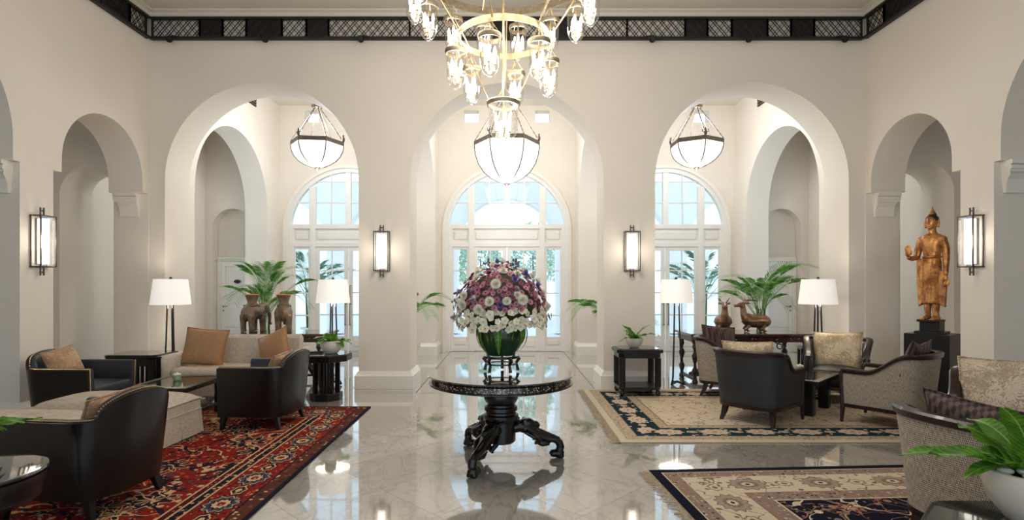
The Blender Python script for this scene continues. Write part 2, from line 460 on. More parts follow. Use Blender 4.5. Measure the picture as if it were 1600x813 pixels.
# mouldings along paths with mitred corners; path is walked with the wall on its right, offset goes to the left
def moulding(path, prof, closed, name, m, label, cat, parent=None, kind='structure'):
    n = len(path); rings = []
    for i, p in enumerate(path):
        p = Vector(p)
        a = Vector(path[i-1]) if (closed or i > 0) else None
        b = Vector(path[(i+1) % n]) if (closed or i < n-1) else None
        d1 = (p-a).normalized() if a is not None else (b-p).normalized()
        d2 = (b-p).normalized() if b is not None else d1
        n1 = Vector((-d1.y, d1.x)); n2 = Vector((-d2.y, d2.x))
        k = n1+n2; k = k/max(.2, k.dot(n1))
        rings.append([(p.x+k.x*o, p.y+k.y*o, z) for o, z in prof])
    o = MB().loft(rings, True, True, closed).build(name, m, parent, angle=20)
    return tag(o, label, cat, kind=kind)
BP = [(0, 0.001), (.05, 0.001), (.05, .185), (.035, .2), (.012, .245), (0, .25)]
for sg, nm in ((-1, 'left'), (1, 'right')):
    x0, x1 = 1.38, 2.11
    q = [(sg*x0, YB), (sg*x1, YB), (sg*x1, YB2), (sg*x0, YB2)]
    if sg > 0: q = q[::-1]
    moulding(q, BP, True, 'baseboard_pier_'+nm, TRIM, 'tall white baseboard around the %s pier of the centre arch' % nm, 'baseboard')
    q = [(sg*6.3, YB), (sg*5.6, YB)]
    jam = [(sg*5.6, YB2), (sg*5.6, YB), (sg*4.87, YB), (sg*4.87, YB2)]
    moulding(jam, [(o if sg > 0 else -o, z) for o, z in BP], False, 'baseboard_corner_'+nm, TRIM, 'tall white baseboard at the %s hall corner' % nm, 'baseboard')
    pj = [(sg*5.58, 5.83), (sg*5.1, 5.83), (sg*5.1, 6.27), (sg*5.58, 6.27)]
    moulding(pj, [(o if sg > 0 else -o, z) for o, z in BP], False, 'baseboard_arcade_'+nm, TRIM, 'white baseboard round the %s arcade pier below the wall sconce' % nm, 'baseboard')
    for xa, xb, tx in ((1.5, 1.99, 'inner'), (4.99, 5.45, 'outer')):
        far = [(sg*xa, YF), (sg*xa, 11.6), (sg*xb, 11.6), (sg*xb, 11.9)]
        moulding(far, [(o if sg < 0 else -o, z) for o, z in BP], False, 'baseboard_cross_%s_%s' % (tx, nm), TRIM, 'white baseboard at the %s %s cross arch' % (tx, nm), 'baseboard')
moulding([(XW, -2.5), (XW, YB), (-XW, YB), (-XW, -2.5)], [(0, 5.27), (.05, 5.27), (.07, 5.29), (.07, 5.325), (.12, 5.34), (.12, HC+.001), (0, HC+.001)], False,
         'trim_1', CEIL, 'white cornice moulding round the hall ceiling', 'cornice')

# corbels under the arcade arches
def corbel(x, y, sg, label):
    prof = [(0, -.33), (.03, -.33), (.035, -.25), (.05, -.19), (.085, -.14), (.115, -.12), (.115, -.1), (.13, -.095), (.13, -.06), (.115, -.055), (.14, -.045), (.14, 0), (0, 0)]
    mb = MB(); w = .165
    mb.loft([[(x-w*(.8 if z < -.12 else 1), y-o, 2.775+z) for o, z in prof], [(x+w*(.8 if z < -.12 else 1), y-o, 2.775+z) for o, z in prof]])
    tag(mb.build('trim_2', TRIM, angle=20), label, 'corbel', kind='structure')
for sg, nm in ((-1, 'left'), (1, 'right')):
    corbel(sg*5.36, YB, sg, 'white plaster corbel under the arcade arch in the %s back corner' % nm)
    corbel(sg*5.33, 5.83, sg, 'white plaster corbel at the %s edge of the picture' % nm)

# floor: slab + diagonal tiles
fl = tag(MB().box((0, 4.9, -.06), (15, 15, .116)).build('floor', GROUT), 'polished grey-white marble floor', 'floor', kind='structure')
def clip(poly, x0, x1, y0, y1):
    for ax, lim, sgn in ((0, x0, 1), (0, x1, -1), (1, y0, 1), (1, y1, -1)):
        out = []
        for i, p in enumerate(poly):
            q = poly[(i+1) % len(poly)]
            ip = sgn*(p[ax]-lim) >= 0; iq = sgn*(q[ax]-lim) >= 0
            if ip: out.append(p)
            if ip != iq:
                t = (lim-p[ax])/(q[ax]-p[ax]); out.append((p[0]+(q[0]-p[0])*t, p[1]+(q[1]-p[1])*t))
        poly = out
        if len(poly) < 3: return []
    return poly
def tiles(x0, x1, y0, y1, s, ox, oy):
    h = s/sqrt(2); g = .0012; n = 0
    for i in range(-30, 31):
        for j in range(-30, 31):
            cx = ox + (i+j)*h; cy = oy + (i-j)*h
            if cx < x0-h or cx > x1+h or cy < y0-h or cy > y1+h: continue
            q = clip([(cx-h+g, cy), (cx, cy-h+g), (cx+h-g, cy), (cx, cy+h-g)], x0, x1, y0, y1)
            if len(q) < 3: continue
            ar = abs(sum(q[k][0]*q[(k+1) % len(q)][1]-q[(k+1) % len(q)][0]*q[k][1] for k in range(len(q))))/2
            if ar < .004: continue
            o = MB().prism([(a-cx, b-cy) for a, b in q], -.002, 0).build('tile', MARBLE, fl, loc=(cx, cy, 0), angle=0); n += 1
            o.data.name = 'tile'
    return n
ntile = tiles(-5.1, 5.1, 2.6, 7.585, .66, 0.02, 4.52)
for x0, x1, y0, y1 in ((-5.1, 5.1, -2.5, 2.6), (-1.235, 1.235, 7.6, 12.2), (-5.1, -1.25, 7.6, 12.2), (1.25, 5.1, 7.6, 12.2), (-7.3, -5.1, -2.5, 8.2), (5.1, 7.3, -2.5, 8.2), (-6.45, -5.1, 8.2, 12.1), (5.1, 6.45, 8.2, 12.1)):
    MB().box(((x0+x1)/2, (y0+y1)/2, -.001), (x1-x0, y1-y0, .002)).build('marble_slab', MARBLE, fl, angle=0)
MB().box((0, 7.5925, -.0012), (10.2, .013, .002)).build('inlay_strip', INLAY, fl, angle=0)
for x in (-1.2425, 1.2425): MB().box((x, 9.9, -.0012), (.013, 4.6, .002)).build('inlay_strip', INLAY, fl, angle=0)

# windows and glazed doors
def glass_pane(poly, y, parent, c=0):
    MB().loft([[(p[0], y-.003, p[1]) for p in poly], [(p[0], y+.003, p[1]) for p in poly]]).build('pane', PANE, parent, angle=0)
def bars(mb, rects, y, d, b=.004):
    for k, (x0, x1, z0, z1) in enumerate(rects): mb.box(((x0+x1)/2, y, (z0+z1)/2), (x1-x0, d-.0022*k-(.003 if x1-x0 > z1-z0 else 0), z1-z0), b)
DOORTOP = 2.34
def window(i, c):
    nm = ('leftmost', 'middle', 'rightmost')[i]
    w = thing('window_%d' % (i+1), '%s white arched window frame with fanlight over glazed doors' % nm, 'window', (c, YF+.08, 0), kind='structure')
    mb = MB()   # outer casing: arch ring + jambs
    R0, R1, zs = 1.36, 1.26, 2.68
    pts = [(-R0, 0)] + [(R0*cos(pi-pi*k/40), zs+R0*sin(pi-pi*k/40)) for k in range(41)] + [(R0, 0)]
    pin = [(-R1, 0)] + [(R1*cos(pi-pi*k/40), zs+R1*sin(pi-pi*k/40)) for k in range(41)] + [(R1, 0)]
    mb.loft([[(a[0], -.06, a[1]), (b[0], -.06, b[1]), (b[0], -.02, b[1]), (b[0], .06, b[1]), (a[0], .06, a[1])] for a, b in zip(pts, pin)])
    mb.build('arch_casing', DOORW, w, angle=25)
    # moulded outer arch trim standing proud of the wall
    mo = [(-1.41, 0)] + [(1.41*cos(pi-pi*k/40), zs+1.41*sin(pi-pi*k/40)) for k in range(41)] + [(1.41, 0)]
    mb = MB(); mb.loft([[(a[0], -.11, a[1]), (b[0]*.985, -.11, b[1]-.01), (b[0], -.07, b[1]), (a[0], -.07, a[1])] for a, b in zip(mo, pts)])
    mb.build('architrave', TRIM, w, angle=25)
    # lower frame: mullions, transom
    mb = MB(); bars(mb, [(-.84, -.72, 0, 2.76), (.72, .84, 0, 2.76), (-1.3, 1.3, 2.30, 2.40), (-1.3, 1.3, 2.70, 2.80), (-1.3, -1.2, 0, 2.76), (1.2, 1.3, 0, 2.76), (-1.3, -.8, 0, .10), (.8, 1.3, 0, .10)], 0, .1, .008)
    mb.build('frame', DOORW, w, angle=20)
    for x0, x1 in ((-1.22, -.82), (-.74, .74), (.82, 1.22)):
        mb = MB(); mb.box(((x0+x1)/2, .02, 2.55), (x1-x0+.05, .03, .36)); mb.box(((x0+x1)/2, 0, 2.55), (x1-x0-.1, .05, .18), .02)
        mb.build('transom_panel', DOORW, w, angle=20)
    # fanlight mullions and panes
    mb = MB(); top = lambda x: zs + sqrt(max(0, 1.27**2-x*x))
    for x0, x1 in ((-.86, -.71), (-.06, .06), (.71, .86)): mb.box(((x0+x1)/2, 0, (2.78+top(max(abs(x0), abs(x1))))/2), (x1-x0, .08, top(max(abs(x0), abs(x1)))-2.78+.04), .006)
    for x in (-.385, .385): mb.box((x, 0, (2.78+top(x))/2), (.025, .05, top(x)-2.78+.04))
    bars(mb, [(-.74, .74, 3.265, 3.295), (-1.16, -.84, 3.265, 3.295), (.84, 1.16, 3.265, 3.295), (-.74, .74, 3.73, 3.755)], 0, .05)
    mb.build('fanlight_bars', DOORW, w, angle=20)
    def fan(x0, x1, z0, z1):
        n = 6; p = [(x0, z0), (x1, z0)]
        for k in range(n+1):
            x = x1+(x0-x1)*k/n; p.append((x, min(z1, top(x)-.02)))
        glass_pane(p, 0, w)
    for a, b in ((-.72, -.385), (-.385, -.05), (.05, .385), (.385, .72)):
        fan(a, b, 2.79, 3.28); fan(a, b, 3.28, 3.74); fan(a, b, 3.74, 4.2)
    for sg in (-1, 1):
        a, b = sorted((sg*1.24, sg*.85)); fan(a, b, 2.79, 3.28)
        a, b = sorted((sg*.98, sg*.85)); fan(a, b, 3.28, 4.2)
        a, b = sorted((sg*1.14, sg*.98)); fan(a, b, 3.28, 4.2)
        # sidelight
        x0, x1 = sorted((sg*1.22, sg*.83)); mb = MB()
        rows = [.30+.492*k for k in range(5)]
        bars(mb, [(x0, x0+.05, .1, 2.32), (x1-.05, x1, .1, 2.32), (x0+.04, x1-.04, 2.25, 2.32), (x0+.04, x1-.04, .1, .32)] + [(x0+.04, x1-.04, z-.012, z+.012) for z in rows[1:4]], 0, .05)
        mb.box(((x0+x1)/2, -.02, .2), (x1-x0-.14, .04, .11), .012)
        sl = mb.build('sidelight_sash', DOORW, w, angle=20)
        for k in range(4): glass_pane([(x0+.04, rows[k]), (x1-.04, rows[k]), (x1-.04, rows[k+1]), (x0+.04, rows[k+1])], 0, w)
    # door leaves
    for k, sg in enumerate((-1, 1)):
        d = thing('door_%d' % (2*i+k+1), '%s glazed white door leaf under the %s arched window' % ('left' if sg < 0 else 'right', nm), 'door', (c, YF+.08, 0), kind='structure')
        x0, x1 = sorted((sg*.725, sg*.008)); mb = MB()
        rows = [.32+.487*q for q in range(5)]; xm = (x0+x1)/2
        bars(mb, [(x0, x0+.085, .012, 2.3), (x1-.085, x1, .012, 2.3), (x0+.06, x1-.06, 2.22, 2.3), (x0+.06, x1-.06, .012, .34)] + [(x0+.06, x1-.06, z-.012, z+.012) for z in rows[1:4]] + [(xm-.012, xm+.012, .3, 2.24)], .0, .05)
        mb.build('door_frame', DOORW, d, angle=20)
        mb = MB(); mb.box((xm, -.024, .18), (x1-x0-.22, .02, .15), .009); mb.build('bottom_panel', DOORW, d, angle=20)
        for q in range(4):
            for a, b in ((x0+.08, xm), (xm, x1-.08)): glass_pane([(a, rows[q]), (b, rows[q]), (b, rows[q+1]), (a, rows[q+1])], 0, d)
        hx = sg*.05
        mb = MB(); mb.tube([(hx, -.02, 1.45), (hx, -.075, 1.45), (hx, -.095, 1.42), (hx, -.095, .62), (hx, -.075, .59), (hx, -.02, .59)], .011, 8)
        mb.ball((hx, -.095, .6), .02); mb.build('pull_handle', BRASS, d)
        mb = MB(); mb.lathe([(0, 0), (.016, 0), (.016, .012), (0, .012)], 12, M=Matrix.Translation((hx, -.025, 1.05)) @ Matrix.Rotation(pi/2, 4, 'X')); mb.build('lock_rose', BRASS, d)
for i, c in enumerate(BAYS): window(i, c)

# service doors in the niches
for k, (sg, nm) in enumerate(((-1, 'left'), (1, 'right'))):
    d = thing('door_%d' % (7+k), 'white panelled service door in the %s niche' % nm, 'door', (sg*5.87, 12.1, 0), kind='structure')
    mb = MB(); bars(mb, [(-.42, -.33, 0, 2.03), (.33, .42, 0, 2.03), (-.42, .42, 1.97, 2.07)], 0, .08, .015); mb.build('door_frame', TRIM, d, angle=20)
    mb = MB(); mb.box((0, .02, .985), (.66, .04, 1.97)); bars(mb, [(-.33, -.24, 0, 1.97), (.24, .33, 0, 1.97), (-.25, .25, 1.86, 1.97), (-.25, .25, .55, .66), (-.25, .25, 0, .16)], -.008, .025, .006); mb.build('door_leaf', DOORW, d, angle=20)
    mb = MB(); mb.tube([(-sg*.28*-1, -.02, 1.0), (sg*.28, -.06, 1.0), (sg*.17, -.065, 1.0)], .009, 8); mb.lathe([(0, 0), (.022, 0), (.022, .01), (0, .01)], 12, M=Matrix.Translation((sg*.28, -.015, 1.0)) @ Matrix.Rotation(pi/2, 4, 'X'))
    mb.lathe([(0, 0), (.018, 0), (.018, .012), (0, .012)], 12, M=Matrix.Translation((sg*.28, -.015, .91)) @ Matrix.Rotation(pi/2, 4, 'X'))
    mb.build('door_handle', NICKEL, d)
    mb = MB(); mb.lathe([(0, 0), (.075, 0), (.07, .008), (0, .008)], 24, M=Matrix.Translation((.02 if sg < 0 else -.02, -.02, 1.54)) @ Matrix.Rotation(pi/2, 4, 'X') @ Matrix.Diagonal((1, .55, 1, 1))); mb.build('oval_plate', IRON, d)

# outside: terrace, portico, garden
TERR = mat('pale_terrace_stone', srgb(225, 226, 226), .7, var=.03)
OUTW = mat('white_portico_paint', srgb(245, 246, 248), .8, var=.01)  # the portico wall's own plain white
tag(MB().box((0, 21, -.12), (40, 17, .1)).build('terrace_floor', TERR), 'pale terrace paving outside the doors', 'terrace', kind='structure')
tag(MB().box((0, 13.6, -.04), (14, .5, .14), .01).build('terrace_step', TERR), 'low stone step outside the glass doors', 'step', kind='structure')
arch_wall(-14, 14, 4.6, .5, [arch_profile(x, 1.5, 2.6) for x in (-10.5, -7, -3.5, 0, 3.5, 7, 10.5)], [], lambda u, w, z: (u, 17.0+w, z), 'wall_portico', OUTW, 'white garden portico with round arches seen through the glass')

# ------------------------------------------------------------------ trellis frieze
def lattice(mb, L, H, P, sp=.13, w=.0095):
    """crossed diagonal slats clipped to a L x H panel; P(u, dep, z)"""
    k = .85   # du per dz
    for sgn in (1, -1):
        for pair in (0, .045):
            u = -H*k + pair
            while u < L + H*k:
                a, b = (u, u+H*k) if sgn > 0 else (u+H*k, u)
                za, zb = 0.0, H
                # clip to [0,L]
                pts = [(a, za), (b, zb)]
                def at(uu): return za+(zb-za)*(uu-a)/(b-a)
                lo, hi = max(min(a, b), 0), min(max(a, b), L)
                if hi-lo > .01:
                    p0 = (lo, at(lo)); p1 = (hi, at(hi))
                    dx, dz = p1[0]-p0[0], p1[1]-p0[1]; ln = hypot(dx, dz); nx, nz = -dz/ln*w/2, dx/ln*w/2
                    d0 = 0 if sgn > 0 else .008
                    q = [(p0[0]+nx, p0[1]+nz), (p1[0]+nx, p1[1]+nz), (p1[0]-nx, p1[1]-nz), (p0[0]-nx, p0[1]-nz)]
                    q = [(min(max(x, 0), L), min(max(z, 0), H)) for x, z in q]
                    mb.loft([[P(x, d0, z) for x, z in q], [P(x, d0+.008, z) for x, z in q]])
                u += sp
def frieze(nm, label, L, P, panels):
    t = thing('trellis_frieze', label, 'frieze', group=None)
    z0, H = 4.96, .305
    for zc, hh, d in ((z0+.012, .035, .05), (z0+H-.01, .03, .05)):
        MB().loft([[P(0, -.01, zc-hh/2), P(0, d, zc-hh/2), P(0, d, zc+hh/2), P(0, -.01, zc+hh/2)], [P(L, -.01, zc-hh/2), P(L, d, zc-hh/2), P(L, d, zc+hh/2), P(L, -.01, zc+hh/2)]]).build('rail', TRELL, t, angle=20)
    for a, b, solid in panels:
        mb = MB(); lattice(mb, b-a, H-.05, lambda u, d, z, a=a: P(a+u, d+.012, z0+.028+z))
        mb.build('lattice_panel', TRELL, t, angle=0)
        if solid:
            MB().loft([[P(a, .03, z0+.02), P(b, .03, z0+.02), P(b, .03, z0+H-.02), P(a, .03, z0+H-.02)], [P(a, .04, z0+.02), P(b, .04, z0+.02), P(b, .04, z0+H-.02), P(a, .04, z0+H-.02)]]).build('backing_panel', TRELL, t, angle=0)
        for u in (a, b):
            MB().loft([[P(u-.008, 0, z0+.02), P(u+.008, 0, z0+.02), P(u+.008, .03, z0+.02), P(u-.008, .03, z0+.02)], [P(u-.008, 0, z0+H-.02), P(u+.008, 0, z0+H-.02), P(u+.008, .03, z0+H-.02), P(u-.008, .03, z0+H-.02)]]).build('stile', TRELL, t, angle=0)
    return t
def pxu(px): return (px-792)*7.87/870 + 5.04
ed = [(237, 311, 0), (311, 347, 1), (347, 384, 0), (384, 440, 1), (440, 478, 0), (478, 513, 1), (513, 640, 0), (640, 768, 0), (768, 815, 1), (815, 868, 0), (868, 890, 1), (890, 980, 0), (980, 1071, 0),
      (1071, 1106, 1), (1106, 1144, 0), (1144, 1200, 1), (1200, 1237, 0), (1237, 1273, 1), (1273, 1347, 0)]
frieze('back', 'long dark wooden trellis frieze above the three arches', 10.08, lambda u, d, z: (u-5.04, 7.87+d, z), [(pxu(a), pxu(b), s) for a, b, s in ed])
sp = []
y = .06
for L, s_ in ((.34, 0), (.85, 1), (.6, 0), (.85, 1), (.6, 0), (.85, 1)): sp.append((y, y+L, s_)); y += L
for sg, nm in ((-1, 'left'), (1, 'right')):
    frieze(nm, 'dark wooden trellis frieze running along the top of the %s wall' % nm, y+.02, lambda u, d, z, sg=sg: (sg*(5.04+d), 7.86-u, z), sp)
# spotlights on the frieze rail
for k, px in enumerate((265, 414, 563, 1020, 1170, 1320)):
    x = (px-792)*7.8/870
    t = thing('rail_spotlight', 'small black spotlight, %s along the trellis rail' % ('first from the left corner', 'second from the left corner', 'third from the left corner', 'third from the right corner', 'second from the right corner', 'first from the right corner')[k], 'spotlight', (x, 7.8, 4.93), group='rail spotlights')
    sgn = -1 if px < 792 else 1
    mb = MB(); mb.tube([(-.10*-sgn*-1, .05, .05), (-.03*-sgn*-1, .0, .04), (0, -.01, .02)], .01, 6); mb.build('bracket', IRON, t)
    mb = MB(); mb.lathe([(0, .05), (.03, .05), (.042, .02), (.045, -.05), (.038, -.055), (.034, -.03), (0, -.03)], 16, M=Matrix.Rotation(radians(-55), 4, 'X') @ Matrix.Rotation(radians(20*sgn), 4, 'Y')); mb.build('lamp_head', IRON, t)
tag(MB().lathe([(0, .02), (.11, .02), (.12, 0), (.09, -.008), (0, -.008)], 24, c=(-.02, 7.2, HC-.012)).build('ceiling_speaker', NICKEL), 'round grey disc set in the ceiling near the frieze', 'speaker')
for sg, nm in ((-1, 'left'), (1, 'right')):
    t = thing('air_grille', 'small dark air grille high in the %s entrance bay' % nm, 'vent', (sg*4.98, 10.9, 5.1))
    MB().box((0, 0, 0), (.012, .3, .2)).build('backing', IRON, t)
    for k in range(4): MB().box((-sg*.012, 0, -.075+.05*k), (.014, .3, .02)).build('slat', NICKEL, t)

# ------------------------------------------------------------------ lamps
def sconce(loc, rz, label):
    t = thing('wall_sconce', label, 'sconce', loc, rz, 'tall framed wall sconces')
    w, d, h, b = .20, .12, .55, .012      # wall at y=0, faces -y
    mb = MB()
    for x in (-w/2, w/2):
        for y in (-d, -.012): mb.box((x, y, 0), (b, b, h))
    for z in (-h/2, h/2):
        for y in (-d, -.012): mb.box((0, y, z), (w+b, b, b))
        for x in (-w/2, w/2): mb.box((x, -d/2, z), (b, d, b))
    mb.build('frame', BRONZEF, t, angle=0)
    for x in (-.022, .022):
        for sg in (-1, 1): MB().box((x, -.05, sg*.31), (.014, .014, .12), .002).build('rod', BRONZEF, t, angle=0)
    for sg in (-1, 1): MB().box((0, -.045, sg*.335), (.05, .014, .016), .002).build('crossbar', BRONZEF, t, angle=0)
    MB().box((0, -.008, 0), (.07, .014, .5), .004).build('wall_plate', BRONZEF, t, angle=0)
    MB().lathe([(0, -.245), (.048, -.245), (.05, -.24), (.05, .24), (.048, .245), (0, .245)], 24, c=(0, -.065, 0)).build('glass_tube', SCON, t)
    for x in (-w/2, w/2): MB().box((x, -d/2, 0), (.003, d-.02, h-.02)).build('pane', GLASS, t, angle=0)
    MB().box((0, -d, 0), (w-.02, .003, h-.02)).build('pane', GLASS, t, angle=0)
    light('sconce_light', t, (0, -.17, 0), 6, (1, .90, .76), .09)
sconce((-1.77, YB, 1.955), 0, 'bronze framed wall sconce on the pier left of the centre arch')
sconce((1.77, YB, 1.955), 0, 'bronze framed wall sconce on the pier right of the centre arch')
sconce((-XW, 6.05, 1.955), pi/2, 'bronze framed wall sconce on the left side wall')
sconce((XW, 6.05, 1.955), -pi/2, 'bronze framed wall sconce on the right side wall beside the statue')

def floor_lamp(loc, rz, label):
    t = thing('floor_lamp', label, 'floor lamp', loc, rz, 'tripod floor lamps with white shades')
    mb = MB(); prof = [(.205, 1.555), (.245, 1.215)]
    mb.loft([[(r*cos(2*pi*k/40), r*sin(2*pi*k/40), z) for k in range(40)] for r, z in ((.205, 1.555), (.245, 1.215), (.242, 1.215), (.202, 1.555))], loop=True)
    mb.build('lamp_shade', SHADE, t)
    for k in range(3):
        a = 2*pi*k/3 + pi/2; c, s = cos(a), sin(a)
        mb = MB(); mb.tube([(c*.04, s*.04, 1.24), (c*.055, s*.055, .7), (c*.085, s*.085, .1), (c*.125, s*.125, .012)], [.011, .011, .012, .014], 8); mb.build('leg', BLACKW, t)
    mb = MB()
    for k in range(3):
        a = 2*pi*k/3 + pi/2; b = a + 2*pi/3
        mb.tube([(cos(a)*.12, sin(a)*.12, .02), ((cos(a)+cos(b))*.035, (sin(a)+sin(b))*.035, .055), (cos(b)*.12, sin(b)*.12, .02)], .013, 6)
    mb.build('foot_brace', BLACKW, t)
    mb = MB(); mb.lathe([(0, 1.235), (.05, 1.235), (.05, 1.25), (.012, 1.25), (.012, 1.53), (.02, 1.53), (.02, 1.575), (.008, 1.59), (0, 1.59)], 16); mb.build('stem', BLACKW, t)
    mb = MB()
    for k in range(3):
        a = 2*pi*k/3; mb.tube([(0, 0, 1.545), (cos(a)*.2, sin(a)*.2, 1.545)], .003, 6)
    mb.build('shade_spider', NICKEL, t)
    MB().ball((0, 0, 1.4), .035).build('bulb', BULB, t)
    light('lamp_light', t, (0, 0, 1.47), 7, (1, .89, .74), .05)
    light('lamp_light', t, (0, 0, 1.20), 6, (1, .89, .74), .06)
floor_lamp((-4.54, 7.52, 0), .2, 'white shade floor lamp in front of the left wall corner behind the sofa')
floor_lamp((-2.56, 8.2, 0), .5, 'white shade floor lamp behind the pedestal table with the potted plant')
floor_lamp((2.49, 8.2, 0), .2, 'white shade floor lamp beside the black side table and fern')
floor_lamp((4.28, 7.66, 0), .5, 'white shade floor lamp behind the chair with the cream cushion')

def pendant(loc, R, drop, chain, rz, label, power):
    t = thing('pendant_lamp', label, 'pendant lamp', loc, rz, 'hexagonal bowl pendant lamps')
    prof = [(1.0, 0), (1.0, -.10), (.97, -.28), (.88, -.5), (.72, -.7), (.5, -.86), (.25, -.96), (.03, -1.0)]
    hexa = [(cos(pi/3*k), sin(pi/3*k)) for k in range(6)]
    mb = MB(); mb.loft([[(R*r*x, R*r*y, drop*z) for x, y in hexa] for r, z in prof], caps=True); mb.build('bowl', BOWL, t, angle=50)
    mb = MB(); mb.loft([[(R*o*x, R*o*y, z) for x, y in hexa] for o, z in ((1.03, -.02), (1.03, .05), (1.0, .06), (.96, .06), (.96, -.02))], loop=True); mb.build('rim', BRONZEF, t, angle=20)
    for k in range(6):
        x, y = hexa[k]; mb = MB(); mb.tube([(R*r*1.005*x, R*r*1.005*y, drop*z) for r, z in prof], .011, 6); mb.build('rib', BRONZEF, t)
    mb = MB(); mb.lathe([(.06, -drop*.97), (.05, -drop-.01), (.02, -drop-.04), (0, -drop-.07)], 12); mb.build('finial', BRONZEF, t)
    for k in range(6):
        x, y = hexa[k]
        p0 = Vector((R*1.0*x, R*1.0*y, .06)); p1 = Vector((.05*x, .05*y, chain))
        mb = MB(); n = int((p1-p0).length/.045)
        pts = []; 
        for q in range(n+1): pts.append(p0.lerp(p1, q/n))
        mb.tube(pts, [.006 if q % 2 else .011 for q in range(n+1)], 6); mb.build('chain', BRONZEF, t)
        if k % 2 == 0:
            mb = MB(); c = Vector((R*x, R*y, .1))
            mb.ball(c, (.03, .03, .05)); mb.ball(c+Vector((0, 0, .06)), (.018, .018, .03)); 
            for s_ in (-1, 1): mb.tube([c+Vector((-y, x, 0))*s_*.01, c+Vector((-y, x, 0))*s_*.055+Vector((0, 0, .02)), c+Vector((-y, x, 0))*s_*.045+Vector((0, 0, .055))], .009, 6)
            mb.build('crest', BRONZEF, t)
    mb = MB(); mb.lathe([(0, -.02), (.09, 0), (.11, .04), (.05, .07), (.02, .09), (.02, 5.4-loc[2]-chain-.03), (.08, 5.4-loc[2]-chain-.02), (.09, 5.4-loc[2]-chain), (0, 5.4-loc[2]-chain)], 16, c=(0, 0, chain)); mb.build('ceiling_rod', BRONZEF, t)
    light('pendant_light', t, (0, 0, .28), power*1.0, (.88, .94, 1), .2)
    light('pendant_light', t, (0, 0, -drop-.2), power*.55, (.88, .94, 1), .15)
pendant((-3.44, 10.1, 4.02), .46, .42, .66, .12, 'hexagonal opal bowl pendant hanging in the left arch', 60)
pendant((3.44, 10.1, 4.02), .46, .42, .66, .52, 'hexagonal opal bowl pendant hanging in the right arch', 60)
pendant((0.0, 10.1, 4.03), .58, .72, .9, 0, 'largest opal bowl pendant, hanging behind the chandelier in the centre arch', 62)

# chandelier
CX, CY = -.03, 4.9
ch = thing('chandelier', 'large tiered brass ring chandelier with glass bell lanterns', 'chandelier', (CX, CY, 0))
def ring(mb, R, z, h, th=.012):
    n = 64
    mb.loft([[((R+o)*cos(2*pi*k/n), (R+o)*sin(2*pi*k/n), zz) for k in range(n)] for o, zz in ((0, z), (th, z), (th, z+h), (0, z+h))], loop=True)
mb = MB(); ring(mb, .39, 3.63, .055); mb.build('lower_ring', BRASS, ch)
mb = MB(); ring(mb, .79, 4.24, .075); mb.build('upper_ring', NICKEL, ch)
for k in range(6):
    a = pi/3*k+.3
    MB().tube([(.79*cos(a), .79*sin(a), 4.28), (.40*cos(a), .40*sin(a), 3.66)], .008, 6).build('rod', BRASS, ch)
    MB().tube([(.79*cos(a+.5), .79*sin(a+.5), 4.28), (.06*cos(a+.5), .06*sin(a+.5), 5.25)], .008, 6).build('rod', BRASS, ch)
for k in range(3):
    a = 2*pi*k/3+.6
    MB().tube([(.39*cos(a), .39*sin(a), 3.65), (.13*cos(a), .13*sin(a), 3.10)], .005, 6).build('rod', BRASS, ch)
MB().tube([(0, 0, 5.3), (0, 0, 3.1)], .01, 8).build('centre_rod', BRASS, ch)
MB().lathe([(0, HC), (.14, HC), (.14, HC-.04), (.06, HC-.07), (.03, HC-.12), (0, HC-.12)], 24).build('ceiling_rose', BRASS, ch)
def lantern_meshes(r, h):
    R = {}
    mb = MB(); prof = [(r*1.02, -.02), (r*.95, -.05), (r*.93, -h*.45), (r*.92, -h*.62), (r*.82, -h*.78), (r*.55, -h*.9), (r*.22, -h*.955), (r*.17, -h*.975), (r*.16, -h*.99), (0, -h)]
    mb.lathe(prof[::-1], 24)
    mb.f = [f for f in mb.f if len(f) <= 4]
    R['glass_bell'] = (mb.mesh('glass_bell', 40), GLASS)
    mb = MB(); n = 24
    mb.loft([[(o*cos(2*pi*k/n), o*sin(2*pi*k/n), z) for k in range(n)] for o, z in ((r*1.06, -.03), (r*1.12, 0), (r*1.08, .012), (r*1.02, 0), (r*1.0, -.03))], loop=True)
    R['rim'] = (mb.mesh('rim'), NICKEL)
    mb = MB(); mb.tube([(0, 0, .1), (0, 0, -h*.82)], .006, 6)
    for k in range(3):
        a = 2*pi*k/3+.4; c, s = cos(a), sin(a)
        mb.tube([(0, 0, -h*.82), (c*r*.3, s*r*.3, -h*.86), (c*r*.52, s*r*.52, -h*.76), (c*r*.52, s*r*.52, -h*.68)], .005, 6)
        mb.lathe([(0, 0), (.014, .002), (.012, .012), (0, .012)], 10, c=(c*r*.52, s*r*.52, -h*.69))
    R['candle_arms'] = (mb.mesh('candle_arms'), BRASS)
    mb = MB()
    mb.lathe([(0, -h*.67), (.009, -h*.67), (.009, -h*.5), (.013, -h*.42), (.014, -h*.36), (.008, -h*.28), (0, -h*.22)], 10)
    R['candle_bulb'] = (mb.mesh('candle_bulb'), BULB)
    mb = MB()
    for k in range(3):
        a = 2*pi*k/3; mb.tube([(r*1.06*cos(a), r*1.06*sin(a), 0), (0, 0, .14)], .0035, 5)
    R['hanger'] = (mb.mesh('hanger'), BRASS)
    for me, m in R.values(): me.materials.append(m)
    return R
small = lantern_meshes(.088, .335); big = lantern_meshes(.135, .36)
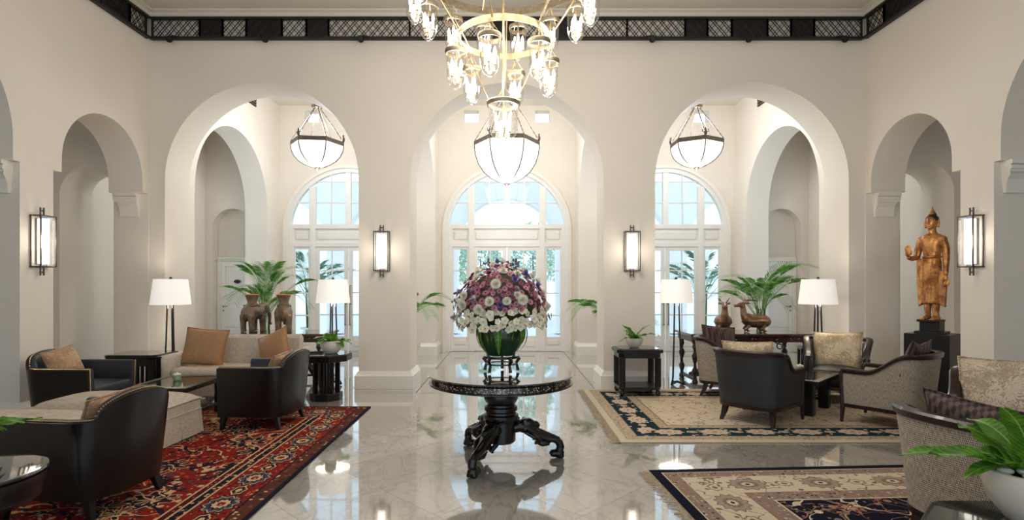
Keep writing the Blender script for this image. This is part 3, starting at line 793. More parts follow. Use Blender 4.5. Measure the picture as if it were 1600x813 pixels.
def lantern(x, y, z, R, r, rot, power):
    l = bpy.data.objects.new('lantern', None); C.objects.link(l); l.parent = ch; l.location = (x, y, z); l.rotation_euler = (0, 0, rot); l.empty_display_size = .05
    for k in ('glass_bell', 'rim', 'candle_arms', 'hanger'): inst(k, R[k][0], l)
    for k in range(3):
        a = 2*pi*k/3+.4; inst('candle_bulb', R['candle_bulb'][0], l, (cos(a)*r*.52, sin(a)*r*.52, 0))
    light('candle_light', l, (0, 0, -.12), power*.98, (1, .93, .835), .06)
for k in range(6):
    a = radians(-105+60*k); lantern(.42*cos(a), .42*sin(a), 3.5, small, .088, k*.7, 17)
for k in range(14):
    a = radians(90-(11+25.714*k)); lantern(.77*cos(a), .77*sin(a), 4.1, small, .088, k*.9, 14)
lantern(0, 0, 3.09, big, .135, .3, 17)

# ------------------------------------------------------------------ rugs
def rug_nodes(name, hx, hy):
    g = NG(name); v = g.tc(); x, y, z = g.sep(v)
    d = g.ma('MINIMUM', g.ma('SUBTRACT', hx, g.ma('ABSOLUTE', x)), g.ma('SUBTRACT', hy, g.ma('ABSOLUTE', y)))
    wv = g.mix(.06, v, g.noise(v, 5, 2, out=1), 'ADD')
    return g, v, x, y, d, wv
def flecks(g, base, v, scale, thr, pal, rnd=1.0, soft=.04, offs=0):
    vv = g.mp(v, (1, 1, 0), loc=(offs, offs*.7, 0))
    dist = g.voro(vv, scale, rnd=rnd); col = g.voro(vv, scale, 'Color', rnd=rnd)
    sx, _, _ = g.sep(col)
    pc = g.ramp(sx, [(i/len(pal), p) for i, p in enumerate(pal)], True)
    return g.mix(g.ramp(dist, [(thr-soft, (1, 1, 1, 1)), (thr, (0, 0, 0, 1))]), base, pc)
def rosettes(g, base, v, scale, stops, rnd=.4, petals=8, offs=0):
    """stops: list (radius, colour) from the centre outwards; petal-wobbled rings"""
    vv = g.mp(v, (1, 1, 0), loc=(offs, offs*.3, 0))
    pos = g.voro(vv, scale, 'Position', rnd=rnd)
    k = g.n('ShaderNodeVectorMath'); k.operation = 'SUBTRACT'; g.put(k.inputs[0], vv); g.put(k.inputs[1], pos)
    px, py, _ = g.sep(k.outputs[0])
    ang = g.ma('ARCTAN2', py, px)
    rad = g.voro(vv, scale, rnd=rnd)
    wob = g.ma('MULTIPLY_ADD', g.ma('SINE', g.ma('MULTIPLY', ang, float(petals))), .05, rad)
    c = base
    for r, col in stops[::-1]:
        c = g.mix(g.ma('LESS_THAN', wob, r), c, col)
    return c
def border_row(g, base, x, y, d, hx, hy, mid, period, stops, petals=8, squash=1.25, shift=0.0):
    """a row of petalled rosettes following the border all round; stops: (radius m, colour) centre outwards"""
    side = g.ma('LESS_THAN', g.ma('SUBTRACT', hx, g.ma('ABSOLUTE', x)), g.ma('SUBTRACT', hy, g.ma('ABSOLUTE', y)))
    al = g.ma('ADD', g.ma('MULTIPLY', side, y), g.ma('MULTIPLY', g.ma('SUBTRACT', 1.0, side), x))
    u = g.ma('MULTIPLY', g.ma('SUBTRACT', g.ma('FRACT', g.ma('MULTIPLY_ADD', al, 1/period, .5+shift)), .5), period/squash)
    v = g.ma('SUBTRACT', d, mid)
    rad = g.ma('SQRT', g.ma('ADD', g.ma('MULTIPLY', u, u), g.ma('MULTIPLY', v, v)))
    ang = g.ma('ARCTAN2', v, u)
    wob = g.ma('MULTIPLY', rad, g.ma('MULTIPLY_ADD', g.ma('SINE', g.ma('MULTIPLY', ang, float(petals))), .10, 1.0))
    c = base
    for r, col in stops[::-1]: c = g.mix(g.ma('LESS_THAN', wob, r), c, col)
    return c
def vines(g, base, v, scale, width, col, offs=0):
    n = g.noise(g.mp(v, (1, 1, 0), loc=(offs, offs, 0)), scale, 2, .4, .6)
    return g.mix(g.ma('LESS_THAN', g.ma('ABSOLUTE', g.ma('SUBTRACT', n, .5)), width), base, col)
def bands(g, d, lst, inner):
    """lst: (limit, colour) from the outer edge inwards"""
    c = inner
    for lim, col in lst[::-1]:
        c = g.mix(g.ma('LESS_THAN', d, lim), c, col)
    return c
CRM, NVY, RED, DRD, ORG, BRN, BLU = srgb(206, 176, 136), srgb(28, 28, 44), srgb(136, 36, 30), srgb(84, 22, 22), srgb(176, 92, 62), srgb(78, 52, 42), srgb(66, 78, 98)
def rug_red(hx, hy):
    g, v, x, y, d, wv = rug_nodes('red_persian_rug', hx, hy)
    f = flecks(g, RED, wv, 17, .42, [RED, CRM, NVY, ORG, RED, BRN, NVY, BLU], soft=.06)
    f = rosettes(g, f, wv, 2.2, [(.10, CRM), (.17, NVY), (.26, ORG), (.30, CRM), (.42, NVY), (.45, CRM)], .75, 9)
    f = vines(g, f, wv, 2.6, .012, CRM); f = vines(g, f, wv, 2.3, .016, NVY, 4)
    f = flecks(g, f, wv, 34, .30, [CRM, RED, NVY, DRD, ORG])
    b = flecks(g, RED, wv, 20, .36, [RED, CRM, NVY, DRD, BRN, ORG])
    b = border_row(g, b, x, y, d, hx, hy, .285, .50, [(.028, RED), (.055, CRM), (.07, NVY), (.095, BLU), (.104, CRM), (.118, NVY)], 10)
    b = border_row(g, b, x, y, d, hx, hy, .285, .50, [(.02, CRM), (.04, NVY), (.05, CRM), (.06, DRD)], 6, 1.6, .5)
    b = flecks(g, b, wv, 38, .28, [CRM, RED, NVY, BRN])
    o = flecks(g, srgb(92, 52, 42), wv, 26, .42, [NVY, CRM, RED, BRN, srgb(120, 90, 66)])
    s1 = flecks(g, NVY, v, 24, .34, [CRM, RED, CRM, ORG])
    c = bands(g, d, [(.03, NVY), (.13, o), (.145, NVY), (.43, b), (.445, CRM), (.50, s1), (.515, CRM), (.56, flecks(g, DRD, v, 26, .3, [CRM, NVY, ORG])), (.575, CRM)], f)
    c = g.mix(.35, c, g.mix(g.noise(v, 240, 2), srgb(30, 20, 20), srgb(210, 180, 150)), 'SOFT_LIGHT')
    g.bump(g.noise(v, 300, 2), .3, .004)
    return g.fin(c, .95, spec=.08)
def rug_cream(hx, hy):
    g, v, x, y, d, wv = rug_nodes('cream_persian_rug', hx, hy)
    GRN, CR, TP, RS = srgb(24, 44, 48), srgb(206, 188, 162), srgb(150, 134, 118), srgb(150, 116, 104)
    f = flecks(g, CR, wv, 15, .26, [TP, CR, srgb(130, 112, 100), CR, RS])
    f = rosettes(g, f, wv, 2.6, [(.07, RS), (.12, CR), (.19, TP), (.22, CR)], .7, 7)
    f = vines(g, f, wv, 4.2, .010, TP)
    b = flecks(g, GRN, wv, 15, .34, [GRN, CR, TP, GRN, CR])
    b = border_row(g, b, x, y, d, hx, hy, .35, .46, [(.02, RS), (.04, CR), (.05, TP), (.092, srgb(200, 178, 158)), (.1, TP)], 9, 1.45)
    b = border_row(g, b, x, y, d, hx, hy, .35, .46, [(.015, CR), (.03, TP), (.04, CR)], 5, 1.3, .5)
    s1 = flecks(g, srgb(178, 158, 132), v, 26, .33, [TP, CR, RS, BLU])
    c = bands(g, d, [(.07, srgb(196, 184, 162)), (.19, s1), (.20, TP), (.50, b), (.51, TP), (.60, s1), (.615, srgb(120, 102, 88))], f)
    g.bump(g.noise(v, 300, 2), .3, .004)
    return g.fin(c, .95, spec=.08)
def rug_navy(hx, hy):
    g, v, x, y, d, wv = rug_nodes('navy_persian_rug', hx, hy)
    NV, CR, TP, RS, PK = srgb(19, 20, 36), srgb(204, 188, 162), srgb(128, 112, 102), srgb(142, 100, 88), srgb(176, 120, 96)
    f = vines(g, NV, wv, 3.2, .012, CR); f = vines(g, f, wv, 4.4, .006, PK, 11); f = vines(g, f, wv, 3.6, .010, TP, 7)
    f = flecks(g, f, wv, 9, .30, [CR, NV, PK, TP, NV, RS], soft=.03)
    f = flecks(g, f, wv, 20, .22, [NV, CR, NV, RS, PK])
    f = rosettes(g, f, wv, 2.4, [(.06, RS), (.11, CR), (.15, NV), (.2, PK)], .8, 6)
    b = vines(g, CR, wv, 4, .009, TP); b = flecks(g, b, wv, 14, .28, [TP, CR, srgb(104, 92, 92), CR, RS])
    b = border_row(g, b, x, y, d, hx, hy, .36, .56, [(.014, NV), (.035, CR), (.05, TP), (.06, RS), (.10, srgb(158, 142, 124)), (.108, srgb(104, 92, 92))], 12, 1.3)
    b = border_row(g, b, x, y, d, hx, hy, .36, .56, [(.02, RS), (.04, CR), (.052, TP)], 7, 1.2, .5)
    s1 = flecks(g, srgb(142, 120, 108), wv, 34, .36, [CR, RS, TP, NV, srgb(170, 150, 134)])
    c = bands(g, d, [(.075, NV), (.085, CR), (.19, s1), (.2, CR), (.52, b), (.53, RS), (.66, s1), (.675, CR)], f)
    g.bump(g.noise(v, 300, 2), .3, .004)
    return g.fin(c, .95, spec=.08)
FRINGE = mat('cotton_fringe', srgb(168, 150, 126), .95, spec=.05, var=.2, vs=40)
def rug(label, cx, cy, hx, hy, rz, m, fringe_sides, th=.014):
    t = thing('rug', label, 'rug', (cx, cy, 0), rz)
    MB().box((0, 0, th/2), (2*hx, 2*hy, th-.001), .004).build('pile', m, t, angle=0)
    for sg in fringe_sides:
        mb = MB(); n = int(2*hy/.011)
        for k in range(n):
            y = -hy+.011*k+random.uniform(-.002, .002); L = random.uniform(.075, .105); dy = random.uniform(-.012, .012)
            x = sg*hx
            mb.add([(x, y-.004, th*.7), (x, y+.004, th*.7), (x+sg*L*.5, y+.004+dy*.3, .006), (x+sg*L*.5, y-.004+dy*.3, .006), (x+sg*L, y+.003+dy, .003), (x+sg*L, y-.003+dy, .003)], [(0, 1, 2, 3), (3, 2, 4, 5)])
        mb.build('fringe', FRINGE, t, angle=0, kind='stuff', recalc=False)
    return t
rug('red and navy patterned rug under the leather tub chairs', -3.17, 4.75, 1.53, 1.98, 0, rug_red(1.53, 1.98), ())
rug('cream floral rug with dark green border under the woven armchairs', 3.0, 6.53, 1.93, 1.31, 0, rug_cream(1.93, 1.31), (-1,))
_r = radians(3.4); _hx, _hy = 1.75, 1.25
rug('navy floral rug with cream border in the near right corner', 1.13+_hx*cos(_r)+_hy*sin(_r), 4.44+_hx*sin(_r)-_hy*cos(_r), _hx, _hy, _r, rug_navy(_hx, _hy), (-1,))

# ------------------------------------------------------------------ centre table, vase and flowers
TX, TY = -.05, 4.75
def inlay_mat():
    g = NG('pearl_inlaid_wood'); v = g.tc()
    x, y, z = g.sep(v); a = g.ma('MULTIPLY', g.ma('ARCTAN2', y, x), .62)
    uv = g.comb(a, z, 0.0)
    zone = g.ma('GREATER_THAN', g.noise(g.mp(uv, (1, .15, 1)), 4.2, 1), .42)
    band = g.ma('LESS_THAN', g.ma('ABSOLUTE', g.ma('SUBTRACT', z, .690)), .02)
    d = g.voro(uv, 85); cc, _, _ = g.sep(g.voro(uv, 85, 'Color'))
    m = g.ma('MULTIPLY', g.ma('MULTIPLY', g.ma('LESS_THAN', d, .36), g.ma('GREATER_THAN', cc, .38)), g.ma('MULTIPLY', zone, band))
    col = g.mix(m, srgb(26, 18, 16), g.ramp(cc, [(.4, srgb(214, 190, 160)), (.7, srgb(232, 220, 200)), (1, srgb(190, 160, 130))]))
    return g.fin(col, .2, spec=.5, coat=.4)
rt = thing('round_table', 'round dark carved pedestal table with pearl inlaid rim in the hall centre', 'table', (TX, TY, 0))
MB().lathe([(0, .722), (.60, .722), (.615, .726), (.625, .733), (.618, .741), (.60, .742), (0, .742)], 72).build('tabletop', mat('polished_dark_tabletop', srgb(44, 38, 36), .05, spec=.7, coat=.9, var=.2, vs=5), rt)
MB().lathe([(.52, .65), (.595, .65), (.61, .657), (.61, .664), (.592, .668), (.590, .71), (.60, .72), (.52, .72)], 72).build('apron', inlay_mat(), rt)
mb = MB()
for sg in (-1, 1):   # paired fret marks at the front of the rim
    a0 = -pi/2 + .02 + sg*.035
    def fp(a, z): return (.597*cos(a), .597*sin(a), z)
    pts = [fp(a0+sg*.018, .675), fp(a0-sg*.012, .675), fp(a0-sg*.02, .69), fp(a0-sg*.012, .705), fp(a0+sg*.018, .705)]
    mb = MB(); mb.tube(pts[::-1] if sg > 0 else pts, .004, 5); mb.tube([fp(a0-sg*.018, .69), fp(a0+sg*.006, .69)], .0035, 5); mb.build('fret_inlay', mat('mother_of_pearl', srgb(222, 206, 180), .3, var=.15, vs=60), rt)
MB().lathe([(0, .66), (.17, .66), (.17, .64), (.125, .625), (.118, .60), (.135, .585), (.145, .56), (.145, .52), (.13, .49), (.118, .475), (.12, .46), (.14, .452), (.142, .425), (.125, .41), (.128, .395), (.15, .385), (.152, .355), (.145, .34), (.125, .33), (.125, .165), (.11, .15), (0, .15)], 48).build('column', BLACKW, rt)
def dragon_leg():
    mb = MB()
    path = [(.10, 0, .33), (.17, 0, .345), (.25, 0, .30), (.33, 0, .235), (.40, 0, .205), (.46, 0, .195), (.50, 0, .165), (.515, 0, .11), (.495, 0, .065), (.455, 0, .055), (.435, 0, .085)]
    mb.tube(path, [.062, .066, .058, .047, .040, .037, .036, .036, .034, .028, .016], 14, up=(0, 1, 0))
    mb.ball((.22, 0, .375), (.075, .055, .05)); mb.ball((.285, 0, .365), (.045, .035, .03)); mb.ball((.20, .03, .41), .02); mb.ball((.20, -.03, .41), .02)
    mb.ball((.31, .0, .345), (.03, .03, .018))
    for sg in (-1, 1):
        mb.tube([(.16, sg*.05, .40), (.12, sg*.08, .43), (.09, sg*.07, .44)], [.02, .015, .008], 8)
        mb.tube([(.2, sg*.07, .30), (.28, sg*.09, .25), (.33, sg*.07, .20), (.28, sg*.06, .17)], [.022, .025, .02, .012], 8)
    for k in range(9):
        t = .32+.022*k; mb.ball((t, 0, .30-.012*k + (.0)), (.016, .014, .022))
    mb.tube([(.30, 0, .19), (.36, 0, .15), (.42, 0, .15)], [.03, .035, .02], 8)
    mb.ball((.495, 0, .05), (.055, .05, .05)); mb.ball((.45, 0, .05), (.035, .045, .04))
    for k in range(3): mb.ball((.515, -.03+.03*k, .025), (.03, .016, .025))
    return mb
_dl = dragon_leg().mesh('dragon_leg'); _dl.materials.append(BLACKW)
for a in (radians(-115), radians(5), radians(127)):
    o = inst('dragon_leg', _dl, rt, (0, 0, 0), (0, 0, a), (1, 1, .82)); remesh(o, .0085, 1)

vs_ = thing('vase_stand', 'small dark carved wooden ring stand under the green vase', 'stand', (TX, TY, .742))
mb = MB()
for R, z, h in ((.135, .125, .018), (.118, .07, .01)):
    n = 40; mb.loft([[((R+o)*cos(2*pi*k/n), (R+o)*sin(2*pi*k/n), zz) for k in range(n)] for o, zz in ((-.014, z), (.014, z), (.014, z+h), (-.014, z+h))], loop=True)
mb.build('ring', BLACKW, vs_)
for k in range(5):
    a = 2*pi*k/5+.25
    P = [(.14, .135), (.158, .11), (.135, .075), (.145, .04), (.15, .012)]
    MB().tube([(r*cos(a), r*sin(a), z) for r, z in P], [.016, .018, .012, .013, .015], 8).build('leg', BLACKW, vs_)
vz = .742+.143
tag(MB().lathe([(0, 0), (.10, 0), (.125, .01), (.155, .06), (.19, .13), (.208, .20), (.208, .26), (.19, .305), (.185, .31), (.178, .30), (.19, .25), (.1, .2), (0, .2)], 48, ).build('flower_bowl', GREENC, loc=(TX, TY, vz)), 'deep green glazed bowl holding the bouquet on the centre table', 'vase')

def leafmesh(L, w, bend, mat_, wavy=0, n=10, fold=.25, name='leaf'):
    mb = MB(); rows = []
    for i in range(n+1):
        t = i/n; ww = w*(sin(pi*min(1, t*.93+.05))**.7)
        x = L*t*cos(bend*t*.6); z = L*(t*.0) - L*bend*.45*t*t
        wv = wavy*sin(t*17)
        rows.append([(x, -ww, z+fold*ww+wv), (x, -ww*.5, z+fold*.35*ww+wv*.3), (x, 0, z), (x, ww*.5, z+fold*.35*ww-wv*.3), (x, ww, z+fold*ww-wv)])
    mb.loft(rows, closed=False, caps=False)
    me = mb.mesh(name, 60); me.materials.append(mat_); return me
def leaf_mat(name, c1, c2, rough=.4):
    g = NG(name); v = g.tc(); x, y, z = g.sep(v)
    rib = g.ma('LESS_THAN', g.ma('ABSOLUTE', y), .0035)
    st = g.ma('MULTIPLY_ADD', g.ma('SINE', g.ma('MULTIPLY_ADD', x, 260.0, g.ma('MULTIPLY', g.ma('ABSOLUTE', y), -180.0))), .12, g.noise(v, 14, 3))
    col = g.mix(g.ma('MULTIPLY', rib, .7), g.ramp(st, [(.3, c1), (.75, c2)]), srgb(170, 196, 110))
    g.b.inputs['Subsurface Weight'].default_value = 0
    m = g.fin(col, rough, spec=.4)
    # light through the leaf
    tl = g.n('ShaderNodeBsdfTranslucent'); g.put(tl.inputs[0], col)
    mx = g.n('ShaderNodeMixShader'); mx.inputs[0].default_value = .25
    g.nt.links.new(g.b.outputs[0], mx.inputs[1]); g.nt.links.new(tl.outputs[0], mx.inputs[2]); g.nt.links.new(mx.outputs[0], g.out.inputs[0])
    return m
LEAF = leaf_mat('fern_leaf', srgb(58, 108, 30), srgb(112, 168, 52))
LEAFD = leaf_mat('dark_strap_leaf', srgb(40, 74, 32), srgb(84, 122, 50))
PALM = leaf_mat('palm_frond', srgb(70, 124, 48), srgb(132, 184, 88))
PALMD = leaf_mat('hazed_outdoor_palm_frond', srgb(84, 128, 104), srgb(140, 182, 150))  # paler and bluer than indoor fronds: outdoor haze put into the green

fa = thing('flower_arrangement', 'domed bouquet of mauve, white and violet flowers in the green bowl', 'bouquet', (TX, TY, vz+.30))
def daisy(name, n, r, col, cc, layers=2, cup=.3, cr=.22):
    mb = MB()
    for l in range(layers):
        for k in range(n):
            a = 2*pi*(k+.5*l)/n; rr = r*(1-.22*l); h = r*cup*(.4+l*.5)
            c, s = cos(a), sin(a); w = rr*.9*pi/n
            mb.add([(0, 0, 0), (c*rr*.6-s*w, s*rr*.6+c*w, h*.5), (c*rr, s*rr, h), (c*rr*.6+s*w, s*rr*.6-c*w, h*.5)], [(0, 1, 2, 3)])
    me = mb.mesh(name, 0, False); me.materials.append(col); me.materials.append(cc)
    b = MB(); b.v = list(map(Vector, [v.co for v in me.vertices])); b.f = [tuple(p.vertices) for p in me.polygons]; n0 = len(b.f)
    b.ball((0, 0, r*.12), (r*cr, r*cr, r*.18), 6, 4)
    me2 = b.mesh(name, 0, False); me2.materials.append(col); me2.materials.append(cc)
    me2.polygons.foreach_set('material_index', [0 if i < n0 else 1 for i in range(len(me2.polygons))])
    return me2
fm = lambda n, c: mat(n, c, .6, spec=.2, var=.12, vs=25)
MV = [daisy('mauve_flower', 9, .026, fm('mauve_petals', srgb(178, 112, 128)), fm('plum_centre', srgb(92, 30, 56)), 2),
      daisy('mauve_flower', 9, .024, fm('pink_mauve_petals', srgb(192, 134, 148)), fm('plum_centre_b', srgb(110, 40, 66)), 2),
      daisy('mauve_flower', 8, .022, fm('plum_petals', srgb(138, 76, 96)), fm('plum_centre_c', srgb(70, 22, 44)), 2)]
WM = daisy('white_chrysanthemum', 20, .046, fm('white_petals', srgb(236, 230, 214)), fm('cream_centre', srgb(216, 212, 150)), 4, .55, .12)
VR = daisy('violet_rose', 9, .034, fm('violet_petals', srgb(134, 112, 176)), fm('violet_heart', srgb(84, 62, 140)), 4, .8, .25)
OR = daisy('orchid_floret', 5, .030, fm('ivory_petals', srgb(238, 230, 206)), fm('orchid_lip', srgb(206, 196, 130)), 1, .5, .18)
BUD = MB().ball((0, 0, 0), (.008, .008, .013), 6, 5).mesh('flower_bud'); BUD.materials.append(fm('violet_bud', srgb(120, 104, 140)))
STEM = fm('green_stem', srgb(70, 98, 50))
DX, DZ = .385, .42     # dome half width and height, centre .03 above the bowl rim
def dome(th, ph, k=1.0):   # th azimuth, ph elevation
    p = Vector((DX*k*cos(ph)*cos(th), DX*k*cos(ph)*sin(th), .05+DZ*k*sin(ph)))
    n = Vector((cos(ph)*cos(th)/DX, cos(ph)*sin(th)/DX, sin(ph)/DZ)).normalized()
    return p, n
def face(me, name, p, n, roll=0, s=1):
    q = n.to_track_quat('Z', 'Y'); e = (q.to_matrix() @ Matrix.Rotation(roll, 3, 'Z')).to_euler()
    return inst(name, me, fa, p, e, (s, s, s))
MB().lathe([(0, -.05), (.17, -.03), (.24, .04), (.335, .07), (.33, .16), (.28, .26), (.19, .35), (0, .40)], 20).build('foliage_core', mat('dark_foliage', srgb(74, 70, 52), .8, var=.5, vs=60, bump=1, bs=80), fa)
R_ = random.Random(3); GA = pi*(3-sqrt(5)); N = 300
for i in range(N):
    sp_ = (i+.5)/N; ph = math.asin(.12+.88*sp_); th = i*GA
    p, n = dome(th, ph, 1.0+R_.uniform(-.07, .05))
    n = (n+Vector((R_.uniform(-.3, .3), R_.uniform(-.3, .3), R_.uniform(-.3, .3)))).normalized()
    if R_.random() < .085: face(WM, 'white_chrysanthemum', p+n*.012, n, R_.random()*6, R_.uniform(.85, 1.1))
    elif R_.random() < .03: face(VR, 'violet_rose', p+n*.01, n, R_.random()*6, 1)
    else: face(MV[R_.choice((0, 0, 1, 1, 2))], 'mauve_flower', p, n, R_.random()*6, R_.uniform(1.0, 1.35))
for i in range(150):
    th = 2*pi*i/150*3+R_.uniform(-.03, .03); lv = i % 3
    r = (.36, .40, .37)[lv]+R_.uniform(-.03, .03); z = (.09, .03, -.03)[lv]+R_.uniform(-.03, .02)
    p = Vector((r*cos(th), r*sin(th), z)); n = Vector((cos(th), sin(th), R_.uniform(-.5, .5))).normalized()
    face(OR, 'orchid_floret', p, n, R_.random()*6, R_.uniform(.9, 1.35))
for i in range(34):
    th = R_.uniform(0, 2*pi); ph = R_.uniform(-.05, 1.3); p, n = dome(th, ph, R_.uniform(1.08, 1.2))
    p0, _ = dome(th, ph, .9)
    mb = MB(); mb.tube([p0, p0.lerp(p, .6)+Vector((0, 0, .01)), p], .002, 4); st = mb.build('flower_stem', STEM, fa)
    for q in range(3):
        o = inst('flower_bud', BUD, fa, p0.lerp(p, .78+.11*q)+Vector((R_.uniform(-.012, .012), R_.uniform(-.012, .012), R_.uniform(-.01, .014))), (R_.random(), R_.random(), 0))
SL = leafmesh(.30, .026, 1.3, LEAF, 0, 10, .3, 'strap_leaf')
for k in range(14):
    th = 2*pi*k/14+.1+R_.uniform(-.1, .1)
    inst('strap_leaf', SL, fa, (.17*cos(th), .17*sin(th), .02), (0, R_.uniform(.75, 1.1), th), (R_.uniform(.85, 1.1),)*3)

# ------------------------------------------------------------------ plants
def fern(loc, label, n, L, lift, seed, leaf=None, pot=None, pebbles=0, rz=0, parentpot='plant_pot', w=.05, catpot='pot', potlabel='', potscale=1.0):
    """strap-leaf plant in a round bowl; bowl and plant move together"""
    r = random.Random(seed)
    t = thing('potted_fern', label, 'potted plant', loc, rz)
    k = potscale
    MB().lathe([(0, 0), (.062*k, 0), (.075*k, .008*k), (.115*k, .06*k), (.13*k, .115*k), (.128*k, .15*k), (.118*k, .152*k), (.112*k, .13*k), (0, .128*k)], 36).build('bowl', pot or WHITEC, t)
    MB().lathe([(0, .14*k), (.06*k, .137*k), (.112*k, .126*k)], 20).build('soil', SOIL, t)
    ms = [leafmesh(L*q, w*q2, b, leaf or LEAF, wv, 18, .25, 'leaf_blade') for q, q2, b, wv in ((1, 1, .9, .010), (.85, 1.1, .6, .012), (.75, .9, 1.25, .009))]
    for i in range(n):
        a = 2*pi*i/n*1.0+r.uniform(-.25, .25); up = r.uniform(*lift)
        inst('leaf_blade', ms[i % 3], t, (.02*cos(a)*k, .02*sin(a)*k, .135*k), (0, -up, a), (r.uniform(.8, 1.1),)*3)
    if pebbles:
        pm = MB().ball((0, 0, 0), (.03, .022, .015), 10, 6).mesh('pebble'); pm.materials.append(PEB)
        for i in range(pebbles):
            a = 2*pi*i/pebbles+r.uniform(-.2, .2); rr = k*(.09 if i % 3 else .065)
            inst('pebble', pm, t, (rr*cos(a), rr*sin(a), .15*k+r.uniform(0, .008)), (r.uniform(-.2, .2), 0, r.random()*6), (r.uniform(.8, 1.1),)*3)
    return t
def frond_mesh(L, droop, mat_, seed, nl=24, wid=.25):
    r = random.Random(seed); mb = MB(); pts = []
    for i in range(15):
        t = i/14; pts.append(Vector((L*(t*.92), 0, L*(.75*t - droop*t*t*t))))
    mb.tube(pts, [.008*(1-.85*i/14) for i in range(15)], 5)
    for i in range(nl):
        t = .22+.77*i/nl; k = t*14; a = int(k); f = k-a
        p = pts[a].lerp(pts[min(a+1, 14)], f); d = (pts[min(a+1, 14)]-pts[a]).normalized()
        ll = wid*sin(pi*(.18+.8*(t-.2)))*r.uniform(.9, 1.1)+.05
        for sg in (-1, 1):
            side = Vector((0, sg, 0)); u = Vector((-d.z, 0, d.x))
            q = (d*.75+side*.75+u*.12).normalized(); tip = p+q*ll+Vector((0, 0, -ll*.22)); m = p+q*ll*.5+u*.012
            wn = d.cross(q).normalized().cross(q)*.0048
            mb.add([p-wn*.5, p+wn*.5, m+wn, tip, m-wn], [(0, 1, 2, 3, 4)])
    me = mb.mesh('frond', 0, False); me.materials.append(mat_); return me
def palm(loc, label, n, L, seed, m=PALM, pot=None, rise=.35, height=.3, lean=(.15, .85), sector=None):
    r = random.Random(seed); t = thing('potted_palm', label, 'palm', loc)
    if pot: MB().lathe([(0, 0), (.13, 0), (.15, .02), (.19, .28), (.2, .36), (.21, .38), (.19, .385), (.175, .36), (0, .35)], 28).build('pot', pot, t)
    for k in range(5):
        a = 2*pi*k/5; MB().tube([(.04*cos(a), .04*sin(a), .3), (.06*cos(a), .06*sin(a), .3+height*.6), (.07*cos(a), .07*sin(a), .3+height)], [.016, .013, .01], 6).build('cane', STEM, t)
    ms = [frond_mesh(L*q, d, m, seed+i) for i, (q, d) in enumerate(((1, .75), (.9, .45), (.78, .95)))]
    for i in range(n):
        a = (2*pi*i/n if sector is None else sector[0]+(sector[1]-sector[0])*i/max(1, n-1))+r.uniform(-.2, .2)
        inst('frond', ms[i % 3], t, (.05*cos(a), .05*sin(a), .3+height*r.uniform(.7, 1)), (0, -r.uniform(*lean), a), (r.uniform(.8, 1.1),)*3)
    return t
palm((-4.22, 9.75, 0), 'green palm in a pale blue pot behind the elephant figures', 17, 1.2, 11, pot=mat('pale_blue_ceramic', srgb(168, 190, 200), .25, var=.1), height=.75, lean=(.15, .95))
palm((4.45, 9.75, 0), 'green palm in a green pot behind the deer figures', 19, 1.2, 23, pot=GREENC, height=.75, lean=(.15, .95))
palm((-1.80, 10.3, 0), 'palm hidden behind the left pier, frond tips showing', 9, .8, 5, pot=WHITEC, height=.6, lean=(-.1, .5))
palm((1.86, 10.2, 0), 'palm behind the right pier with one frond reaching into the centre arch', 10, .85, 9, pot=WHITEC, height=.65, lean=(-.2, .45))
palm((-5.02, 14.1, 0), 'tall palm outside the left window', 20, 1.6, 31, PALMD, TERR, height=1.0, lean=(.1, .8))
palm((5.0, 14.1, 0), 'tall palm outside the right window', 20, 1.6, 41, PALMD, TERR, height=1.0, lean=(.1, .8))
# garden shrubs seen through the centre doors
SHRUB = mat('haze_paled_foliage', srgb(176, 204, 178), .8, var=.35, vs=9)  # leaf colour paled to stand in for overexposed outdoor haze
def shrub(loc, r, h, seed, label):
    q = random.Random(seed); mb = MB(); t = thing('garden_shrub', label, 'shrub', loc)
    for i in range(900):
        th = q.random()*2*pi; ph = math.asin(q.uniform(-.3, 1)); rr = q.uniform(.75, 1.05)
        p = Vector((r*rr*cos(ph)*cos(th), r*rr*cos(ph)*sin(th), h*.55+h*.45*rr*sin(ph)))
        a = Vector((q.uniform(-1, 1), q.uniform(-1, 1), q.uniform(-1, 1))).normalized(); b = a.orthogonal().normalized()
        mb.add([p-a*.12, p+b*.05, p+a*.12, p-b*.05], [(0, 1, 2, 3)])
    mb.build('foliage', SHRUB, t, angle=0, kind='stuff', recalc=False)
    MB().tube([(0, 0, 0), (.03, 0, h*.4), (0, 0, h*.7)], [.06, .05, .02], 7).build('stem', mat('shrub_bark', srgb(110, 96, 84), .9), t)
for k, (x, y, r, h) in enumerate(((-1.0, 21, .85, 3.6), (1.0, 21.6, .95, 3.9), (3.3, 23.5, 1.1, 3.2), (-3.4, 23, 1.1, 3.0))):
    shrub((x, y, -.07), r, h, 50+k, 'haze-paled garden shrub, %s of those beyond the centre doors' % ('second from left', 'third from left', 'rightmost', 'leftmost')[k])

